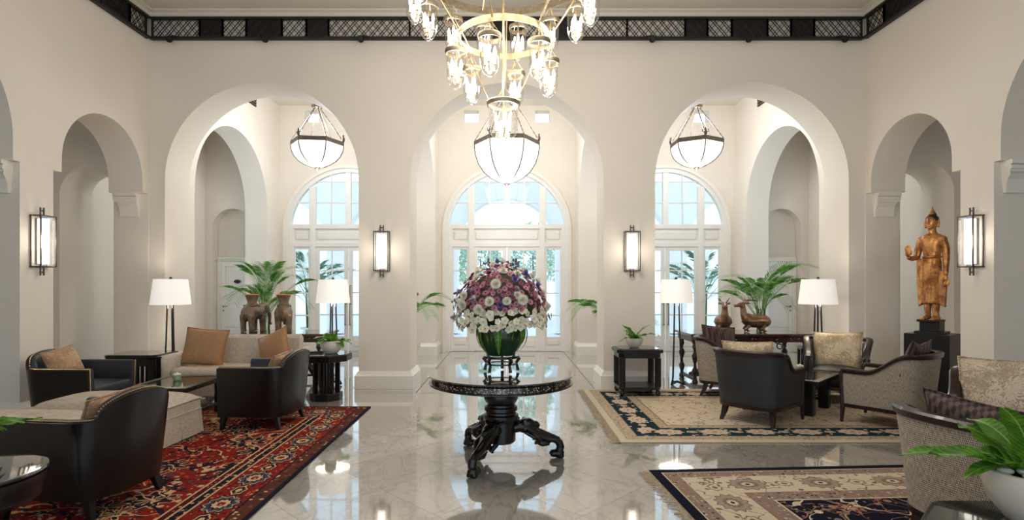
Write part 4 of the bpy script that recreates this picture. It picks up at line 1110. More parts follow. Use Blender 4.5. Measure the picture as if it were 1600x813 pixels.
# ------------------------------------------------------------------ upholstered U-shaped chairs
def uplan(xf, w, xs, xb, n, N):
    raw = [(xf+(xs-xf)*k/6, w) for k in range(6)]
    for k in range(61):
        th = pi*k/60; c, s = cos(th), sin(th)
        raw.append((xs-(xs-xb)*abs(s)**(2/n), w*(1 if c >= 0 else -1)*abs(c)**(2/n)))
    raw += [(xs+(xf-xs)*k/6, -w) for k in range(1, 7)]
    acc = [0]
    for a, b in zip(raw, raw[1:]): acc.append(acc[-1]+hypot(b[0]-a[0], b[1]-a[1]))
    out = []; L = acc[-1]; j = 0
    for i in range(N+1):
        t = L*i/N
        while j < len(raw)-2 and acc[j+1] < t: j += 1
        f = (t-acc[j])/max(1e-9, acc[j+1]-acc[j])
        out.append((raw[j][0]+(raw[j+1][0]-raw[j][0])*f, raw[j][1]+(raw[j+1][1]-raw[j][1])*f))
    nr = []
    for i in range(N+1):
        a = out[max(0, i-1)]; b = out[min(N, i+1)]; dx, dy = b[0]-a[0], b[1]-a[1]; l = hypot(dx, dy)
        nr.append((-dy/l, dx/l))     # walking front-left -> back -> front-right, left normal is inward
    # make sure the normal points inwards
    m = N//2
    if nr[m][0] < 0: nr = [(-a, -b) for a, b in nr]
    return out, nr, L
def smooth(a, b, x):
    t = min(1, max(0, (x-a)/(b-a))); return t*t*(3-2*t)
def sweep(plan, sec, flare, name, m, parent, uvon=False, angle=40):
    """sec(i, s) -> list of (offset, z) ; s in [-1,1], 0 = middle of the back"""
    P, Nn, L = plan; n = len(P); rings = []; uvs = []
    for i in range(n):
        s = 2*i/(n-1)-1; R = []
        for o, z in sec(i, s):
            x = P[i][0]+Nn[i][0]*o; y = P[i][1]+Nn[i][1]*o; k = flare(z, s)
            R.append((x+k*(-Nn[i][0]), y+k*(-Nn[i][1]), z)); uvs.append((i/(n-1)*L, z))
        rings.append(R)
    return MB().loft(rings, uvs=uvs if uvon else None).build(name, m, parent, angle=angle)
def cushion_from_plan(P, Nn, off, z0, z1, xf, name, m, parent, crown=.02):
    poly = [(p[0]+n[0]*off, p[1]+n[1]*off) for p, n in zip(P, Nn)][::3]
    poly = [p for p in poly if p[0] < xf]
    poly = [(xf, poly[0][1])] + poly + [(xf, poly[-1][1])]
    cx = sum(p[0] for p in poly)/len(poly); mb = MB(); rings = []
    for sc, z in ((.94, z0), (1, z0+.025), (1, z1-.03), (.975, z1-.008), (.9, z1), (.5, z1+crown*.8), (.05, z1+crown)):
        rings.append([(cx+(p[0]-cx)*sc, p[1]*sc, z) for p in poly])
    mb.loft(rings); return mb.build(name, m, parent, angle=50)
BEAD = mat('brass_nailheads', srgb(206, 176, 122), .3, .9)

def tub_chair(loc, rz, label):
    t = thing('tub_chair', label, 'armchair', loc, rz, 'dark tub chairs with navy leather')
    pl = uplan(.36, .365, -.13, -.35, 2.5, 160); P, Nn, L = pl
    H = lambda s: .625 + (.145*sqrt(max(0, 1-(abs(s)/.31)**2.2)) if abs(s) < .31 else 0) + .006*(1-abs(s))
    flare = lambda z, s: .10*(z-.45)*(1-abs(s)**3*.6)
    zb = .13
    sweep(pl, lambda i, s: [(0, zb), (0, H(s)), (.022, H(s)), (.022, zb)], flare, 'outer_shell', BLACKW, t)
    def pad(i, s):
        h = H(s); return [(.024, .25), (.024, h-.01), (.03, h+.008), (.05, h+.016), (.078, h+.008), (.092, h-.02), (.095, .43), (.09, .25)]
    sweep(pl, pad, flare, 'upholstery', NAVY, t)
    mb = MB(); n = 150
    for k in range(n+1):
        s = -1+2*k/n; i = min(len(P)-1, max(0, int(round((s+1)/2*(len(P)-1)))))
        f = (s+1)/2*(len(P)-1); a = int(min(len(P)-2, f)); f -= a
        x = P[a][0]*(1-f)+P[a+1][0]*f; y = P[a][1]*(1-f)+P[a+1][1]*f; nx, ny = Nn[a]
        h = H(s); kk = flare(h, s)
        mb.ball((x+nx*(.03-kk), y+ny*(.03-kk), h+.006), .0065, 6, 4)
    for i in (0, len(P)-1):
        for k in range(26):
            z = .26+k*.0145; nx, ny = Nn[i]; s = 2*i/(len(P)-1)-1; kk = flare(z, s)
            mb.ball((P[i][0]+.003, P[i][1]+ny*(.036-kk), z), .0065, 6, 4)
    o = mb.build('nailhead_trim', BEAD, t); o['kind'] = 'stuff'
    cushion_from_plan(P, Nn, .09, .24, .445, .36, 'seat_cushion', NAVY, t)
    MB().box((.335, 0, .19), (.05, .70, .13), .008).build('front_rail', BLACKW, t)
    for x, y, dx, dy in ((.31, .31, .02, .015), (.31, -.31, .02, -.015), (-.20, .26, -.045, .02), (-.20, -.26, -.045, -.02)):
        mb = MB(); mb.loft([[(x+sx*.03, y+sy*.03, .15) for sx, sy in ((-1, -1), (1, -1), (1, 1), (-1, 1))], [(x+dx+sx*.016, y+dy+sy*.016, 0) for sx, sy in ((-1, -1), (1, -1), (1, 1), (-1, 1))]]); mb.build('leg', BLACKW, t, angle=20)
    return t
tub_chair((-4.50, 5.86, .014), radians(0), 'dark tub chair with navy seat against the left wall, behind the ottomans')
tub_chair((-2.80, 3.79, .014), radians(172), 'nearest dark tub chair with its back to the viewer, bottom left')
tub_chair((-2.54, 5.95, .014), radians(176), 'dark tub chair beside the round pedestal table, seen from its side')

def bergere(loc, rz, label, panel, inner, uvon=True, seat=None):
    t = thing('wood_frame_armchair', label, 'armchair', loc, rz, 'wood framed armchairs on the right')
    pl = uplan(.33, .335, -.17, -.37, 2.9, 80); P, Nn, L = pl
    H = lambda s: .55 + .205*(1-smooth(.36, .78, abs(s)))
    flare = lambda z, s: .11*(z-.3)*(1-smooth(.35, .8, abs(s)))
    sweep(pl, lambda i, s: [(0, .195), (0, H(s)-.005), (.02, H(s)-.005), (.02, .195)], flare, 'outer_panel', panel, t, uvon)
    def pad(i, s):
        h = H(s); return [(.021, .22), (.021, h-.008), (.05, h-.012), (.075, h-.04), (.08, .42), (.075, .22)]
    sweep(pl, pad, flare, 'upholstery', inner, t, True)
    sweep(pl, lambda i, s: [(-.014, H(s)-.022), (-.018, H(s)+.012), (-.006, H(s)+.026), (.045, H(s)+.026), (.058, H(s)+.014), (.058, H(s)-.012)], flare, 'top_rail', DARKW, t)
    sweep(pl, lambda i, s: [(-.006, .165), (-.008, .205), (.03, .205), (.03, .165)], flare, 'base_rail', DARKW, t)
    MB().box((.335, 0, .185), (.035, .66, .042), .005).build('front_rail', DARKW, t, angle=20)
    cushion_from_plan(P, Nn, .075, .2, .42, .345, 'seat_cushion', seat or inner, t, .03)
    for sg in (-1, 1):
        y = sg*.325
        mb = MB(); mb.tube([(.31, y, .57), (.335, y, .563), (.347, y, .535), (.345, y, .40), (.335, y, .2), (.335, y, .16), (.345, y, 0)], [.012, .02, .024, .023, .025, .025, .016], 8); mb.build('front_leg', DARKW, t)
        mb = MB(); x0, y0 = -.24, sg*.25
        mb.loft([[(x0+dx*.03, y0+dy*.03, .18) for dx, dy in ((-1, -1), (1, -1), (1, 1), (-1, 1))], [(x0-.025+dx*.024, y0+sg*.01+dy*.024, .08) for dx, dy in ((-1, -1), (1, -1), (1, 1), (-1, 1))], [(x0-.065+dx*.016, y0+sg*.025+dy*.016, 0) for dx, dy in ((-1, -1), (1, -1), (1, 1), (-1, 1))]]); mb.build('back_leg', DARKW, t, angle=20)
    return t
FR = .014
ber = [((2.98, 7.46, FR), -32, 'woven wheat armchair nearest the black side table, brown cushion in it', WOVEN, CREAMF),
       ((2.76, 6.10, FR), 42, 'charcoal leather backed armchair turned away from the viewer on the cream rug', CHAR, CHAR),
       ((4.22, 7.12, FR), -122, 'charcoal leather armchair facing the viewer beyond the glass coffee table', CHAR, CHAR),
       ((4.07, 5.92, FR), 128, 'woven wheat armchair turned left on the cream rug below the statue', WOVEN, CREAMF),
       ((2.71, 3.06, FR), 16, 'woven wheat armchair seen from behind, nearest on the right', WOVEN, CREAMF),
       ((3.86, 4.30, FR), -140, 'dark armchair with large champagne cushion at the right edge', CHAR, CHAR)]
for loc, a, lb, pn, inn in ber: bergere(loc, radians(a), lb, pn, inn)

# ------------------------------------------------------------------ cushions
def cushion(label, loc, rot, w, h, th, m, group=None, sag=.0):
    """square pillow in local XZ plane, face to -y; rot = euler"""
    n = 18; mb = MB(); F = []; B = []
    for j in range(n+1):
        for i in range(n+1):
            u = -1+2*i/n; v = -1+2*j/n
            e = (1-abs(u)**2.6)*(1-abs(v)**2.6); t = th/2*max(0, e)**.55
            kx = 1-.07*(1-v*v) + .02*v*v; kz = 1-.07*(1-u*u)
            x = u*w/2*(1-.06*(1-v*v)); z = v*h/2*(1-.06*(1-u*u)) - sag*(1-abs(u))*max(0, v)
            F.append((x, -t, z)); B.append((x, t, z))
    q = []
    for j in range(n):
        for i in range(n): a = j*(n+1)+i; q.append((a, a+1, a+n+2, a+n+1))
    mb.add(F, q); mb.add(B, [f[::-1] for f in q])
    rim = [(i, 0) for i in range(n)]+[(n, j) for j in range(n)]+[(n-i, n) for i in range(n)]+[(0, n-j) for j in range(n)]
    t = thing('throw_cushion', label, 'cushion', loc, 0, group); t.rotation_euler = rot
    o = mb.build('cover', m, t, angle=60)
    bm = bmesh.new(); bm.from_mesh(o.data); bmesh.ops.remove_doubles(bm, verts=bm.verts[:], dist=1e-5); bmesh.ops.recalc_face_normals(bm, faces=bm.faces[:]); bm.to_mesh(o.data); bm.free()
    MB().tube([F[j*(n+1)+i] for i, j in rim], .0055, 5, loop=True).build('piping', m, t)
    return t
R = radians
def on_chair(label, chair, m, w=.5, h=.5, back=.2, yo=0, zc=.64, tilt=18, roll=0, th=.17, twist=0):
    """cushion leaning on the back of a chair at (loc, angle): faces the chair's front"""
    (x, y, z), a = chair; a = R(a)
    px = x - back*cos(a) - yo*sin(a); py = y - back*sin(a) + yo*cos(a)
    # local -y must point along chair +x : rotate by a+90deg
    e = (Matrix.Rotation(a+pi/2+R(twist), 3, 'Z') @ Matrix.Rotation(R(-tilt), 3, 'X') @ Matrix.Rotation(R(roll), 3, 'Y')).to_euler()
    return cushion(label, (px, py, z+zc), e, w, h, th, m)
tubs = [((-4.50, 5.86, .014), 0), ((-2.80, 3.79, .014), 172), ((-2.54, 5.95, .014), 176)]
on_chair('taupe brocade cushion on the tub chair by the left wall', tubs[0], P_TAUPE, .44, .36, .14, -.02, .635, 22, -6, .15)
on_chair('taupe brocade cushion tucked in the nearest tub chair', tubs[1], P_TAUPE, .42, .34, .12, .02, .60, 22, 5, .16)
on_chair('taupe brocade cushion tucked in the tub chair by the pedestal table', tubs[2], P_TAUPE, .42, .32, .11, .0, .60, 22, 4, .15)
bb = [(l, a) for l, a, *_ in ber]
on_chair('dark brown quilted cushion on the woven chair near the black side table', bb[0], P_BROWN, .52, .50, .13, .02, .66, 14, 6, .15, -42)
on_chair('cream brocade cushion showing over the charcoal chair back', bb[1], P_CREAM, .56, .44, .19, .02, .65, 12, 3, .17)
on_chair('large cream brocade cushion on the far charcoal chair', bb[2], P_CREAM, .58, .50, .10, 0, .61, 16, -3, .18, -14)
on_chair('dark brown patterned cushion leaning in the woven chair below the statue', bb[3], P_KEY, .46, .42, .20, -.12, .66, 20, 10, .15)
on_chair('smaller charcoal brown cushion behind the patterned one below the statue', bb[3], P_BROWN, .40, .38, .235, .13, .70, 14, -12, .11)
on_chair('brown and navy fret cushion in the nearest woven chair', bb[4], P_KEY, .56, .44, .18, -.02, .65, 14, -4, .16)
on_chair('large champagne marbled cushion at the right edge', bb[5], P_SILVER, .64, .56, .08, 0, .62, 16, -2, .19)

# ------------------------------------------------------------------ sofa and ottomans
so = thing('sofa', 'beige linen two seat sofa in front of the left console table', 'sofa', (-3.46, 7.12, 0))
MB().box((0, 0, .22), (1.56, .72, .22), .02).build('base', BEIGE, so)
MB().box((0, -.03, .39), (1.30, .66, .14), .045).build('seat_cushion', BEIGE, so, angle=60)
mb = MB(); mb.loft([[(x, .2+.05*sx, .3) for x, sx in ((-.72, 0), (.72, 0))] + [(.72, .38, .3), (-.72, .38, .3)], [(-.72, .24, .78), (.72, .24, .78), (.72, .38, .78), (-.72, .38, .78)], [(-.70, .27, .815), (.70, .27, .815), (.70, .36, .815), (-.70, .36, .815)]]); mb.build('backrest', BEIGE, so, angle=30)
for sg in (-1, 1):
    MB().box((sg*.72, -.02, .45), (.13, .72, .34), .04).build('arm', BEIGE, so, angle=60)
    MB().box((sg*.755, -.37, .36), (.055, .04, .5), .006).build('arm_front', BLACKW, so, angle=20)
for x in (-.7, .7):
    for y in (-.32, .32): MB().lathe([(0, 0), (.018, 0), (.028, .12), (0, .12)], 10, c=(x, y, 0)).build('leg', BLACKW, so)
cushion('copper leaf brocade cushion at the left end of the sofa', (-3.86, 7.12, .685), (R(-16), R(5), R(6)), .52, .48, .17, P_GOLD)
cushion('copper leaf brocade cushion at the right end of the sofa', (-2.97, 7.10, .675), (R(-20), R(-24), R(-14)), .46, .44, .17, P_GOLD)

def ottoman(label, cx, cy, w, d, rz=0):
    t = thing('ottoman', label, 'ottoman', (cx, cy, .014), rz, 'skirted beige ottomans')
    n = 22; mb = MB(); rows = []
    for j in range(n+1):
        row = []
        for i in range(n+1):
            u = -1+2*i/n; v = -1+2*j/n
            e = max(0, (1-abs(u)**6)*(1-abs(v)**6))
            x = u*w/2; y = v*d/2
            bt = .045*math.exp(-((x)**2+(y)**2)/.004) + .014*math.exp(-(x*x)/.0006) 
            row.append((x, y, .345+.075*e**.4+.025*(1-u*u)*(1-v*v)-bt))
        rows.append(row)
    mb.loft(rows, closed=False, caps=False); mb.build('padded_top', BEIGE, t, angle=70)
    def ringpts(o, z, wave=0):
        pts = []; m = 30
        for (x0, y0, x1, y1) in ((-1, -1, 1, -1), (1, -1, 1, 1), (1, 1, -1, 1), (-1, 1, -1, -1)):
            for k in range(m):
                f = k/m; x = x0+(x1-x0)*f; y = y0+(y1-y0)*f
                # box pleats near the corners and in the middle
                pl = 0
                for c in (0.035, .5, .965): pl -= math.exp(-((f-c)/.012)**2)*wave
                pts.append((x*(w/2+o+pl), y*(d/2+o+pl), z))
        return pts
    MB().loft([ringpts(-.02, .37), ringpts(0, .35), ringpts(.002, .245), ringpts(-.004, .24)]).build('body', BEIGE, t, angle=40)
    MB().loft([ringpts(.006, .25, 0), ringpts(.012, .15, .02), ringpts(.022, .012, .03), ringpts(.016, .012, .03), ringpts(.0, .25, 0)], caps=False).build('skirt', BEIGE, t, angle=40)
    for z in (.248, .352): MB().tube([(x, y, z) for x, y, _ in ringpts(.006, 0)], .006, 5, loop=True).build('piping', BEIGE, t)
    return t
ottoman('beige skirted ottoman nearer the glass coffee table', -3.68, 5.27, 1.22, .62, R(-3))
ottoman('beige skirted ottoman at the left edge behind the nearest tub chair', -3.86, 4.44, 1.20, .66, R(-4))

# ------------------------------------------------------------------ small tables
def chamfer_rect(hx, hy, c): return [(-hx+c, -hy), (hx-c, -hy), (hx, -hy+c), (hx, hy-c), (hx-c, hy), (-hx+c, hy), (-hx, hy-c), (-hx, -hy+c)]
def octagon(r): return [(r*cos(pi/4*k+pi/8), r*sin(pi/4*k+pi/8)) for k in range(8)]
# left slatted side table
t = thing('side_table', 'dark slatted side table with glass top in the left corner', 'side table', (-4.70, 7.18, 0))
MB().prism(chamfer_rect(.34, .27, .06), .56, .60, b=.006).build('tabletop', BLACKW, t, angle=20)
MB().prism(chamfer_rect(.325, .255, .055), .6005, .606).build('glass_top', TOPGLASS, t, angle=20)
for sx in (-1, 1):
    for sy in (-1, 1): MB().box((sx*.27, sy*.2, .28), (.085, .085, .56), .008).build('leg', BLACKW, t, angle=20)
for sx in (-1, 1): MB().box((sx*.27, 0, .51), (.03, .34, .1)).build('apron', BLACKW, t, angle=20); MB().box((sx*.27, 0, .08), (.03, .34, .05)).build('stretcher', BLACKW, t, angle=20)
for sy in (-1, 1): MB().box((0, sy*.2, .51), (.48, .03, .1)).build('apron', BLACKW, t, angle=20); MB().box((0, sy*.2, .08), (.48, .03, .05)).build('stretcher', BLACKW, t, angle=20)
for k in range(5):
    for sx in (-1, 1): MB().box((sx*.27, -.116+.058*k, .28), (.018, .018, .38)).build('slat', BLACKW, t, angle=0)
for k in range(7):
    for sy in (-1, 1): MB().box((-.18+.06*k, sy*.2, .28), (.018, .018, .38)).build('slat', BLACKW, t, angle=0)
# pedestal table with plant
t = thing('pedestal_table', 'black octagonal pedestal table with slatted column by the pier', 'side table', (-2.34, 7.22, 0))
MB().prism(octagon(.325), .505, .585, b=.008).build('tabletop', BLACKW, t, angle=20)
MB().prism(octagon(.31), .586, .594).build('glass_top', TOPGLASS, t, angle=20)
MB().prism(octagon(.205), 0, .09, b=.008).build('plinth', BLACKW, t, angle=20)
for k in range(8):
    a = pi/4*k; MB().box((.15*cos(a), .15*sin(a), .297), (.05, .035, .42), .004, rz=a).build('column_slat', BLACKW, t, angle=20)
MB().lathe([(0, .09), (.05, .09), (.05, .505), (0, .505)], 12).build('core_post', BLACKW, t)
fern((-2.27, 7.2, .594), 'broad leafed plant in a cream bowl on the black pedestal table', 9, .30, (.25, 1.0), 4, LEAF, WHITEC, w=.065, potscale=1.1)
# right black side table
t = thing('side_table', 'black two tier side table with clipped corners in front of the right pier', 'side table', (1.755, 7.52, FR))
MB().prism(chamfer_rect(.305, .25, .07), .565, .615, b=.008).build('tabletop', BLACKW, t, angle=20)
MB().prism(chamfer_rect(.27, .215, .06), .6155, .622).build('glass_top', TOPGLASS, t, angle=20)
MB().prism(chamfer_rect(.275, .22, .06), .50, .565).build('apron', BLACKW, t, angle=20)
MB().prism(chamfer_rect(.275, .22, .06), .08, .12, b=.006).build('lower_shelf', BLACKW, t, angle=20)
for sx in (-1, 1):
    for sy in (-1, 1):
        MB().box((sx*.235, sy*.18, .31), (.07, .07, .40), .012, rz=pi/4).build('leg', BLACKW, t, angle=20)
        MB().lathe([(0, 0), (.018, 0), (.036, .03), (.03, .06), (.02, .08), (0, .08)], 14, c=(sx*.235, sy*.18, 0)).build('bun_foot', BLACKW, t)
fern((1.72, 7.50, .636), 'small bird nest fern in a white pot on the black side table', 10, .34, (.3, 1.25), 8, LEAF, WHITEC, w=.05, potscale=.85)
# coffee tables
def coffee(label, loc, rz, w, d, h, legs):
    t = thing('coffee_table', label, 'coffee table', loc, rz)
    mb = MB(); mb.loft([[(sx*(w/2-o), sy*(d/2-o), z) for sx, sy in ((-1, -1), (1, -1), (1, 1), (-1, 1))] for o, z in ((0, h-.05), (0, h-.006), (.004, h), (.07, h), (.07, h-.05))], loop=True); mb.build('top_frame', BLACKW, t, angle=20)
    MB().box((0, 0, h-.008), (w-.138, d-.138, .01)).build('glass_top', TOPGLASS, t, angle=0)
    ix, iy = w/2-legs[2], d/2-legs[2]
    for sx in (-1, 1):
        for sy in (-1, 1): MB().box((sx*ix, sy*iy, (h-.05)/2), (legs[0], legs[1], h-.05), .008).build('leg', BLACKW, t, angle=20)
    for sx in (-1, 1): MB().box((sx*ix, 0, .1), (.035, 2*iy, .03)).build('stretcher', BLACKW, t, angle=0)
    return t
coffee('low glass topped black coffee table before the sofa', (-3.62, 6.10, FR), 0, .66, .82, .41, (.055, .055, .06))
coffee('low glass topped black coffee table among the right armchairs', (3.40, 6.66, FR), pi/4, .84, .84, .41, (.11, .11, .14))
CANDLE = mat('green_candle_glass', srgb(150, 176, 130), .15, var=.1, coat=.3)
PETW = fm('pale_waxy_petals', srgb(220, 224, 190))
def votive(label, loc):
    t = thing('flower_votive', label, 'votive', loc)
    MB().lathe([(0, 0), (.035, 0), (.042, .01), (.042, .05), (.038, .05), (.036, .012), (0, .012)], 20).build('glass_cup', CANDLE, t)
    for k in range(9):
        a = 2*pi*k/8; r = .026 if k < 8 else 0
        MB().ball((r*cos(a), r*sin(a), .062+(.012 if k == 8 else 0)), (.017, .017, .014), 8, 5).build('blossom', PETW, t)
votive('pale green blossom votive on the coffee table before the sofa', (-3.66, 6.18, .424))
votive('pale green blossom votive on the coffee table by the woven chairs', (3.60, 6.84, .424))
# near left round table with fern
t = thing('round_side_table', 'round glass topped dark drum table cut by the bottom left corner', 'side table', (-2.68, 2.76, 0))
MB().lathe([(0, .535), (.30, .535), (.315, .54), (.322, .55), (.318, .558), (.30, .56), (0, .56)], 56).build('glass_top', TOPGLASS, t)
MB().lathe([(.2, .40), (.285, .40), (.30, .42), (.30, .45), (.31, .47), (.312, .53), (.318, .535), (.2, .535)], 56).build('drum', BLACKW, t)
MB().lathe([(0, 0), (.2, 0), (.2, .03), (.06, .06), (.05, .38), (.2, .40), (0, .40)], 32).build('pedestal', BLACKW, t)
fern((-2.80, 2.78, .56), 'fern at the left edge with only leaf tips in view', 11, .42, (.35, .9), 21, LEAF, WHITEC, w=.05, potscale=1.0, rz=.15)
# near right octagonal table with fern bowl
t = thing('octagonal_side_table', 'octagonal glass topped dark table at the bottom right corner', 'side table', (2.0, 2.03, .014))
MB().prism(octagon(.42), .50, .54, b=.008).build('tabletop', BLACKW, t, angle=20)
MB().prism(octagon(.395), .5405, .55).build('glass_top', TOPGLASS, t, angle=20)
for sx in (-1, 1):
    for sy in (-1, 1): MB().box((sx*.22, sy*.22, .25), (.06, .06, .5), .008).build('leg', BLACKW, t, angle=20)
MB().prism(octagon(.26), .1, .13).build('lower_shelf', BLACKW, t, angle=20)
fern((2.07, 2.17, .564), 'large bird nest fern in a white bowl with pebbles, bottom right', 15, .46, (.3, 1.3), 14, LEAF, WHITEC, 16, w=.066, potscale=1.35)

# ------------------------------------------------------------------ console tables
def turned(h):
    return [(0, 0), (.035, 0), (.045, .03), (.03, .07), (.022, .10), (.04, .16), (.045, .2), (.022, .25), (.018, .30), (.042, .38), (.046, .42), (.02, .47), (.02, .50), (.04, .55), (.03, .59), (.045, .62), (.045, h), (0, h)]
def console(label, cx):
    t = thing('console_table', label, 'console table', (cx, 8.6, 0))
    hx, hy = .91, .40
    MB().box((0, 0, .735), (2*hx, 2*hy, .035), .008).build('tabletop', mat('polished_mahogany_top', srgb(52, 32, 26), .08, spec=.6, coat=.6, var=.2, vs=6), t, angle=20)
    g = NG('inlaid_frieze_wood'); v = g.tc(); x, y, z = g.sep(v); d = g.voro(v, 48); cc, _, _ = g.sep(g.voro(v, 48, 'Color'))
    zn = g.ma('GREATER_THAN', g.ma('SINE', g.ma('MULTIPLY', x, 22.0)), .1)
    bn = g.ma('LESS_THAN', g.ma('ABSOLUTE', g.ma('SUBTRACT', z, .672)), .014)
    m = g.ma('MULTIPLY', g.ma('MULTIPLY', g.ma('LESS_THAN', d, .3), g.ma('GREATER_THAN', cc, .45)), g.ma('MULTIPLY', zn, bn))
    fm_ = g.fin(g.mix(m, srgb(46, 24, 20), srgb(196, 180, 160)), .25, coat=.3)
    for sy in (-1, 1): MB().box((0, sy*(hy-.05), .672), (2*hx-.08, .03, .09), .004).build('apron', fm_, t, angle=20)
    for sx in (-1, 1): MB().box((sx*(hx-.05), 0, .672), (.03, 2*hy-.12, .09), .004).build('apron', fm_, t, angle=20)
    for sx in (-1, 1):
        for sy in (-1, 1): MB().lathe(turned(.64), 16, c=(sx*(hx-.09), sy*(hy-.09), 0)).build('turned_leg', DARKW, t)
        mb = MB(); mb.tube([(sx*(hx-.12), 0, .08), (sx*(hx-.28), 0, .14), (sx*(hx-.36), 0, .26), (sx*(hx-.30), 0, .36), (sx*(hx-.2), 0, .35), (sx*(hx-.19), 0, .28)], [.05, .055, .05, .045, .04, .03], 10); mb.build('carved_scroll', BLACKW, t)
        MB().box((sx*(hx-.09), 0, .07), (.05, 2*hy-.2, .05), .008).build('side_stretcher', DARKW, t, angle=20)
    MB().box((0, 0, .085), (2*hx-.2, .06, .03), .006).build('long_stretcher', DARKW, t, angle=20)
    for c0 in (-.35, .0, .35):
        for sg in (-1, 1):
            pts = [(c0+sg*(.02+.0), -hy+.08, .62)]
            for k in range(22):
                a = k/21*4.4*pi/2; r = .085*(1-k/26)
                pts.append((c0+sg*(.10+r*cos(a)), -hy+.08, .56+r*sin(a)*.9))
            MB().tube(pts, .009, 6).build('iron_scroll', IRON, t)
    for c0 in (-.5, -.17, .17, .5): MB().lathe([(0, .64), (.02, .64), (.012, .60), (.028, .585), (.012, .57), (.018, .55), (0, .53)], 12, c=(c0, -hy+.08, 0)).build('drop_finial', DARKW, t)
    return t
console('long dark carved console table behind the sofa with elephant figures', -3.62)
console('long dark carved console table behind the right armchairs with deer figures', 3.62)

# ------------------------------------------------------------------ carved animals and statue
ELE = mat('aged_bronze_elephant', srgb(112, 94, 76), .4, .35, var=.35, vs=10, bump=.3, bs=70)
DEER = mat('brown_bronze_deer', srgb(122, 90, 64), .28, .4, var=.3, vs=9, bump=.15, bs=60)
ORNG = mat('orange_glaze', srgb(220, 126, 66), .4, var=.1)
IVORY = mat('tusk_ivory', srgb(206, 200, 190), .4, var=.05)
def elephant(label, loc, rz):
    t = thing('elephant_figure', label, 'figurine', loc, rz, 'elephant figures')
    mb = MB()
    mb.ball((0, 0, .30), (.19, .13, .125), 16, 10); mb.ball((-.08, 0, .29), (.12, .135, .13), 14, 9); mb.ball((.10, 0, .31), (.11, .115, .12), 14, 9)
    mb.ball((.25, 0, .36), (.085, .075, .09), 14, 9); mb.ball((.20, 0, .345), (.08, .075, .08))
    mb.tube([(.31, 0, .36), (.36, 0, .30), (.375, 0, .21), (.375, 0, .13), (.40, 0, .09), (.43, 0, .10)], [.042, .036, .03, .024, .018, .013], 10)
    for x in (-.12, .12):
        for y in (-.075, .075): mb.tube([(x, y, .26), (x, y, .13), (x+.005, y, .04), (x+.01, y, 0.004)], [.055, .045, .042, .047], 10)
    for sg in (-1, 1):
        mb.ball((.21, sg*.095, .345), (.055, .016, .075), 12, 8, M=None)
    mb.tube([(-.20, 0, .33), (-.225, 0, .26), (-.222, 0, .16)], [.014, .01, .009], 6)
    remesh(mb.build('body', ELE, t, angle=0), .009, 2)
    for sg in (-1, 1): MB().tube([(.30, sg*.04, .32), (.35, sg*.05, .28), (.39, sg*.045, .285)], [.012, .009, .004], 6).build('tusk', IVORY, t)
    MB().lathe([(0, .40), (.085, .40), (.09, .425), (.075, .44), (.072, .46), (.098, .54), (.106, .565), (.098, .567), (.07, .53), (0, .5)], 24, c=(-.02, 0, 0)).build('back_vessel', ELE, t)
    MB().lathe([(.07, .53), (.092, .56), (.106, .568), (.110, .576), (.10, .58), (.075, .55), (.03, .52)], 24, c=(-.02, 0, 0)).build('vessel_lining', ORNG, t)
    MB().box((-.02, 0, .405), (.2, .18, .03), .012).build('saddle_cloth', ELE, t)
    return t
elephant('bronze elephant figure turned to show its trunk, on the left console', (-3.93, 8.62, .7525), R(74))
elephant('bronze elephant figure seen squarely from behind, on the left console', (-3.44, 8.58, .7525), R(110))
def deer(label, loc, rz, seed):
    t = thing('deer_figure', label, 'figurine', loc, rz, 'deer figures'); mb = MB()
    mb.ball((0, 0, .17), (.22, .13, .105), 18, 12); mb.ball((-.1, 0, .165), (.12, .125, .10)); mb.ball((.12, 0, .19), (.1, .105, .1))
    mb.tube([(.15, 0, .20), (.19, 0, .29), (.20, 0, .37), (.205, 0, .41)], [.075, .052, .042, .045], 12)
    mb.tube([(.185, 0, .425), (.25, 0, .42), (.31, 0, .405), (.335, 0, .398)], [.042, .036, .026, .018], 10)
    for sg in (-1, 1):
        mb.tube([(.19, sg*.035, .44), (.15, sg*.07, .45), (.11, sg*.085, .44)], [.014, .02, .006], 8)
        mb.tube([(.12, sg*.06, .10), (.17, sg*.065, .05), (.12, sg*.065, .012), (.16, sg*.065, .008)], [.03, .02, .015, .014], 8)
        mb.tube([(-.10, sg*.07, .10), (-.06, sg*.075, .05), (-.13, sg*.075, .012), (-.08, sg*.075, .008)], [.035, .022, .016, .014], 8)
    remesh(mb.build('body', DEER, t, angle=0), .008, 2)
    for sg in (-1, 1):
        mb = MB(); mb.tube([(.19, sg*.02, .455), (.13, sg*.05, .485), (.05, sg*.06, .49), (.0, sg*.05, .475)], [.011, .010, .009, .005], 7)
        mb.tube([(.14, sg*.045, .48), (.15, sg*.07, .525)], [.008, .004], 6); mb.tube([(.07, sg*.06, .49), (.08, sg*.085, .53)], [.008, .004], 6); mb.build('antler', DEER, t)
    mb = MB(); mb.lathe([(0, -.0), (1, 0)], 4) if False else None
    MB().loft([[((.222)*cos(2*pi*k/40)*q, .132*sin(2*pi*k/40)*q, z) for k in range(40)] for q, z in ((1.0, .150), (1.012, .152), (1.012, .158), (1.0, .160))], loop=True).build('lid_seam', DARKW, t)
    return t
deer('round bodied bronze deer figure facing the viewer on the right console', (3.30, 8.50, .7525), R(-104), 1)
deer('long bronze deer figure lying in profile with swept back antlers on the right console', (3.83, 8.55, .7525), R(176), 2)

